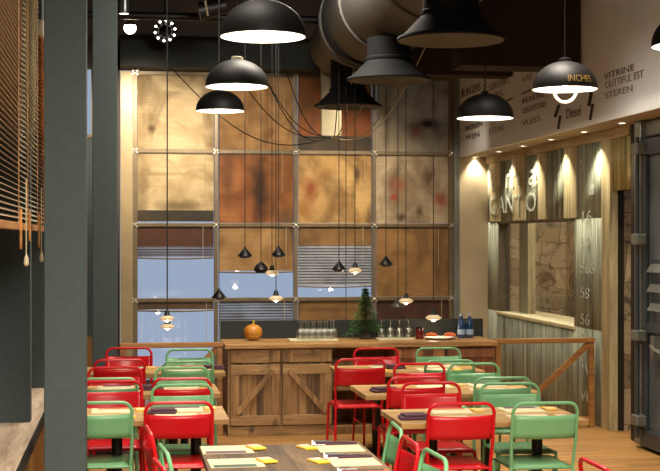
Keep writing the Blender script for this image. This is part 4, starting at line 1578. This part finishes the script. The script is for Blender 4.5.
# ================================================================== SPOTLIGHTS AND PIPE
pA, pB = PY(112, 15, 15.0), PY(330, 15, 15.0)
pz = pA.z
o = MB().tube([(-0.45, 15.0, pz), (2.2, 15.0, pz)], 0.045, 10).build('ceiling_pipe', MT['black'], None, True)
tag(o, 'black pipe across the ceiling above the header', 'pipe')


def spotlight(px, py, Y, label, kind):
    p = PY(px, py, Y)
    r = thing('spotlight', label, 'spotlight', (p.x, p.y, p.z), 0, 'ceiling spotlights')
    d = -ray(px, py).normalized()
    if kind == 'bright':
        MB().tube([(0, 0, 0), (0, 0.14, 0.03)], [0.075, 0.06], 18).build('housing', MT['black'], r, True)
        MB().disc((0, -0.004, 0), 0.068, 20, (0, -1, -0.1)).build('lens', MT['spot_face'], r)
        MB().tube([(0, 0.08, 0.05), (0, 0.08, ZC - p.z)], 0.01, 6).build('stem', MT['black'], r)
    elif kind == 'can':
        MB().lathe([(0.055, 0), (0.06, 0.02), (0.06, 0.17), (0.03, 0.2), (0, 0.2)], n=18).build('housing', MT['steel'], r, True)
        MB().disc((0, 0, 0.004), 0.05, 18).build('lens', MT['bulb_small'], r)
        MB().tube([(0, 0, 0.19), (0, 0, ZC - p.z)], 0.01, 6).build('stem', MT['black'], r)
    else:
        MB().sphere((0, 0.05, 0), 0.11, n=10).build('housing', MT['black'], r, True)
        m = MB()
        for k in range(10):
            a = 2 * PI * k / 10 + 0.2
            m.sphere((0.115 * math.cos(a), -0.02, 0.115 * math.sin(a)), 0.014, n=4)
        m.build('led_ring', MT['led'], r)
        MB().lathe([(0.10, -0.02), (0.135, -0.02), (0.135, 0.02), (0.10, 0.02)], (0, 0, 0), 24, 'Y').build('bezel', MT['black'], r, True)
        MB().tube([(0, 0.05, 0.1), (0, 0.05, ZC - p.z)], 0.01, 6).build('stem', MT['black'], r)
    return p


pb = spotlight(130, 28, 15.3, 'glowing round spotlight at the upper left beside the header', 'bright')
spotlight(124, 14, 14.6, 'small grey can spotlight above the glowing one', 'can')
spotlight(165, 31, 15.6, 'black round spotlight with a ring of small lights above the header', 'ring')
p = PY(214, 10, 14.4)
r = thing('spotlight', 'black cylinder spotlight tilted on the pipe beside the large dome lamp', 'spotlight', tuple(p), 0, 'ceiling spotlights')
MB().tube([(-0.16, 0, -0.02), (0.12, 0, 0.05)], [0.10, 0.085], 18).build('housing', MT['black'], r, True)
MB().tube([(0, 0, 0.06), (0, 0, ZC - p.z)], 0.012, 6).build('stem', MT['black'], r)
MB().tube([(-0.10, -0.09, 0.08), (-0.07, -0.09, -0.08)], 0.012, 6).build('bracket', MT['cord_white'], r)

# added spots without fittings, washing the blinds
spot('blind_wash', (0.1, 14.4, 3.72), (0.2, YB, 2.9), 320, WASH, 62, 0.9, 0.08)
spot('blind_wash', (1.0, 14.2, 3.72), (1.35, YB, 2.3), 270, WASH, 80, 0.9, 0.08)
spot('blind_wash', (2.95, 14.6, 3.72), (2.5, YB, 2.0), 230, WASH, 75, 0.9, 0.08)
spot('blind_wash', (3.7, 14.6, 3.72), (3.5, YB, 1.4), 90, WASH, 70, 0.9, 0.08)
area('kitchen_fill', (5.0, 14.5, 2.42), 0.5, 42, WARM, (0, 0, 0), 2.2)  # unseen fill added to brighten the newspaper recess

# ================================================================== SMALL PENDANTS
hub = PY(331, 136, 15.5)
r = trunk = thing('cable_trunk', 'pale vertical cable trunk where the pendant wires meet', 'trunk', (hub.x, hub.y, hub.z))
wt = PY(340, 136, 15.5).x - PY(320, 136, 15.5).x
MB().box(-wt / 2, wt / 2, -0.04, 0.04, 0, ZC - hub.z).build('casing', MT['pale_trunk'], r, bevel=0.004)
MB().box(-0.09, 0.13, -0.05, 0.05, -0.03, 0.0).build('cable_bracket', MT['black'], r, bevel=0.004)
PEN = [
    (167, 321, 1, 13.6, 'lit glass pendant hanging low in front of the left window'),
    (167.5, 329, 1, 14.3, 'lit pendant just below another, low at the left window'),
    (219, 300, 0, 14.0, 'unlit black pendant at the bar between left and second windows'),
    (245, 258.5, 0, 14.0, 'unlit black cone pendant, leftmost of the group before the tan blind'),
    (261, 273.5, 0, 13.8, 'unlit round black pendant low in the group before the tan blind'),
    (272, 275.5, 1, 14.2, 'lit pendant tucked beside the round black one'),
    (278.5, 257.5, 0, 14.0, 'unlit black cone pendant, highest at the right of the left group'),
    (276, 301, 1, 13.8, 'lit pendant over the counter above the glasses, lowest of the left group'),
    (339, 272, 0, 14.0, 'unlit black cone pendant before the grey slatted blind'),
    (355, 273, 1, 14.0, 'lit pendant before the grey slatted blind'),
    (346, 337, 0, 14.1, 'pendant on a long cord dropping behind the screen left of the fir tree'),
    (386, 267, 0, 14.0, 'unlit black cone pendant before the plain brown blind'),
    (406, 303.5, 1, 13.8, 'lit pendant above the spaced glasses'),
    (398, 309, 2, 14.3, 'dim smoked glass pendant half behind a lit one'),
    (433.5, 320.5, 1, 12.6, 'lit pendant hanging lowest at the right above the plate'),
]
for n, (px, py, lit, y, lab) in enumerate(PEN):
    p = PY(px, py, y)
    r = thing('pendant_lamp', lab, 'lamp', tuple(p), 0, 'small pendant lamps')
    if lit == 1:
        MB().lathe([(0.012, 0.11), (0.02, 0.10), (0.026, 0.07), (0.04, 0.052)], n=18).build('socket', MT['black'], r, True)
        MB().lathe([(0.038, 0.055), (0.078, 0.028), (0.072, 0.018), (0.04, 0.004), (0.0, 0.0)], n=20).build('lamp_shade', MT['shade_glow'], r, True)
        MB().sphere((0, 0, 0.012), 0.024, n=6).build('bulb', MT['bulb_small'], r, True)
        point('pendant_light', (p.x, p.y, p.z - 0.05), 1.2, WARM, 0.03)
    else:
        sh = [(0.010, 0.12), (0.014, 0.105), (0.03, 0.085), (0.078, 0.028), (0.078, 0.022)]
        if n == 4:
            sh = [(0.010, 0.12), (0.03, 0.105), (0.065, 0.07), (0.078, 0.04), (0.06, 0.02)]
        MB().lathe(sh, n=18).build('lamp_shade', MT['shade_dim'] if lit == 2 else MT['black'], r, True)
        MB().lathe([(0.06, 0.025), (0.05, 0.006), (0.0, 0.0)], n=14).build('diffuser', MT['shade_dim'], r, True)
    MB().tube([(0, 0, 0.11), (0, 0, ZC - p.z)], 0.0045, 5).build('cord', MT['black'], r)
    # swag wire back to the trunk
    if n in (0, 2, 3, 4, 6, 8, 9, 11, 12, 14):
        zt = 3.55 + 0.12 * (n % 4)
        a = Vector((0, 0, zt - p.z))
        b = Vector((hub.x - p.x, hub.y - p.y - 0.05, hub.z - p.z - 0.02))
        pts = []
        for s in range(15):
            f = s / 14
            q = a.lerp(b, f)
            q.z -= 0.22 * math.sin(PI * f) * (0.5 + (b - a).length * 0.45)
            pts.append(q)
        pts = [q + p - hub for q in pts]
        MB().tube(pts, 0.006, 5).build('swag_wire', MT['cord_white'] if px > 345 else MT['black'], trunk)
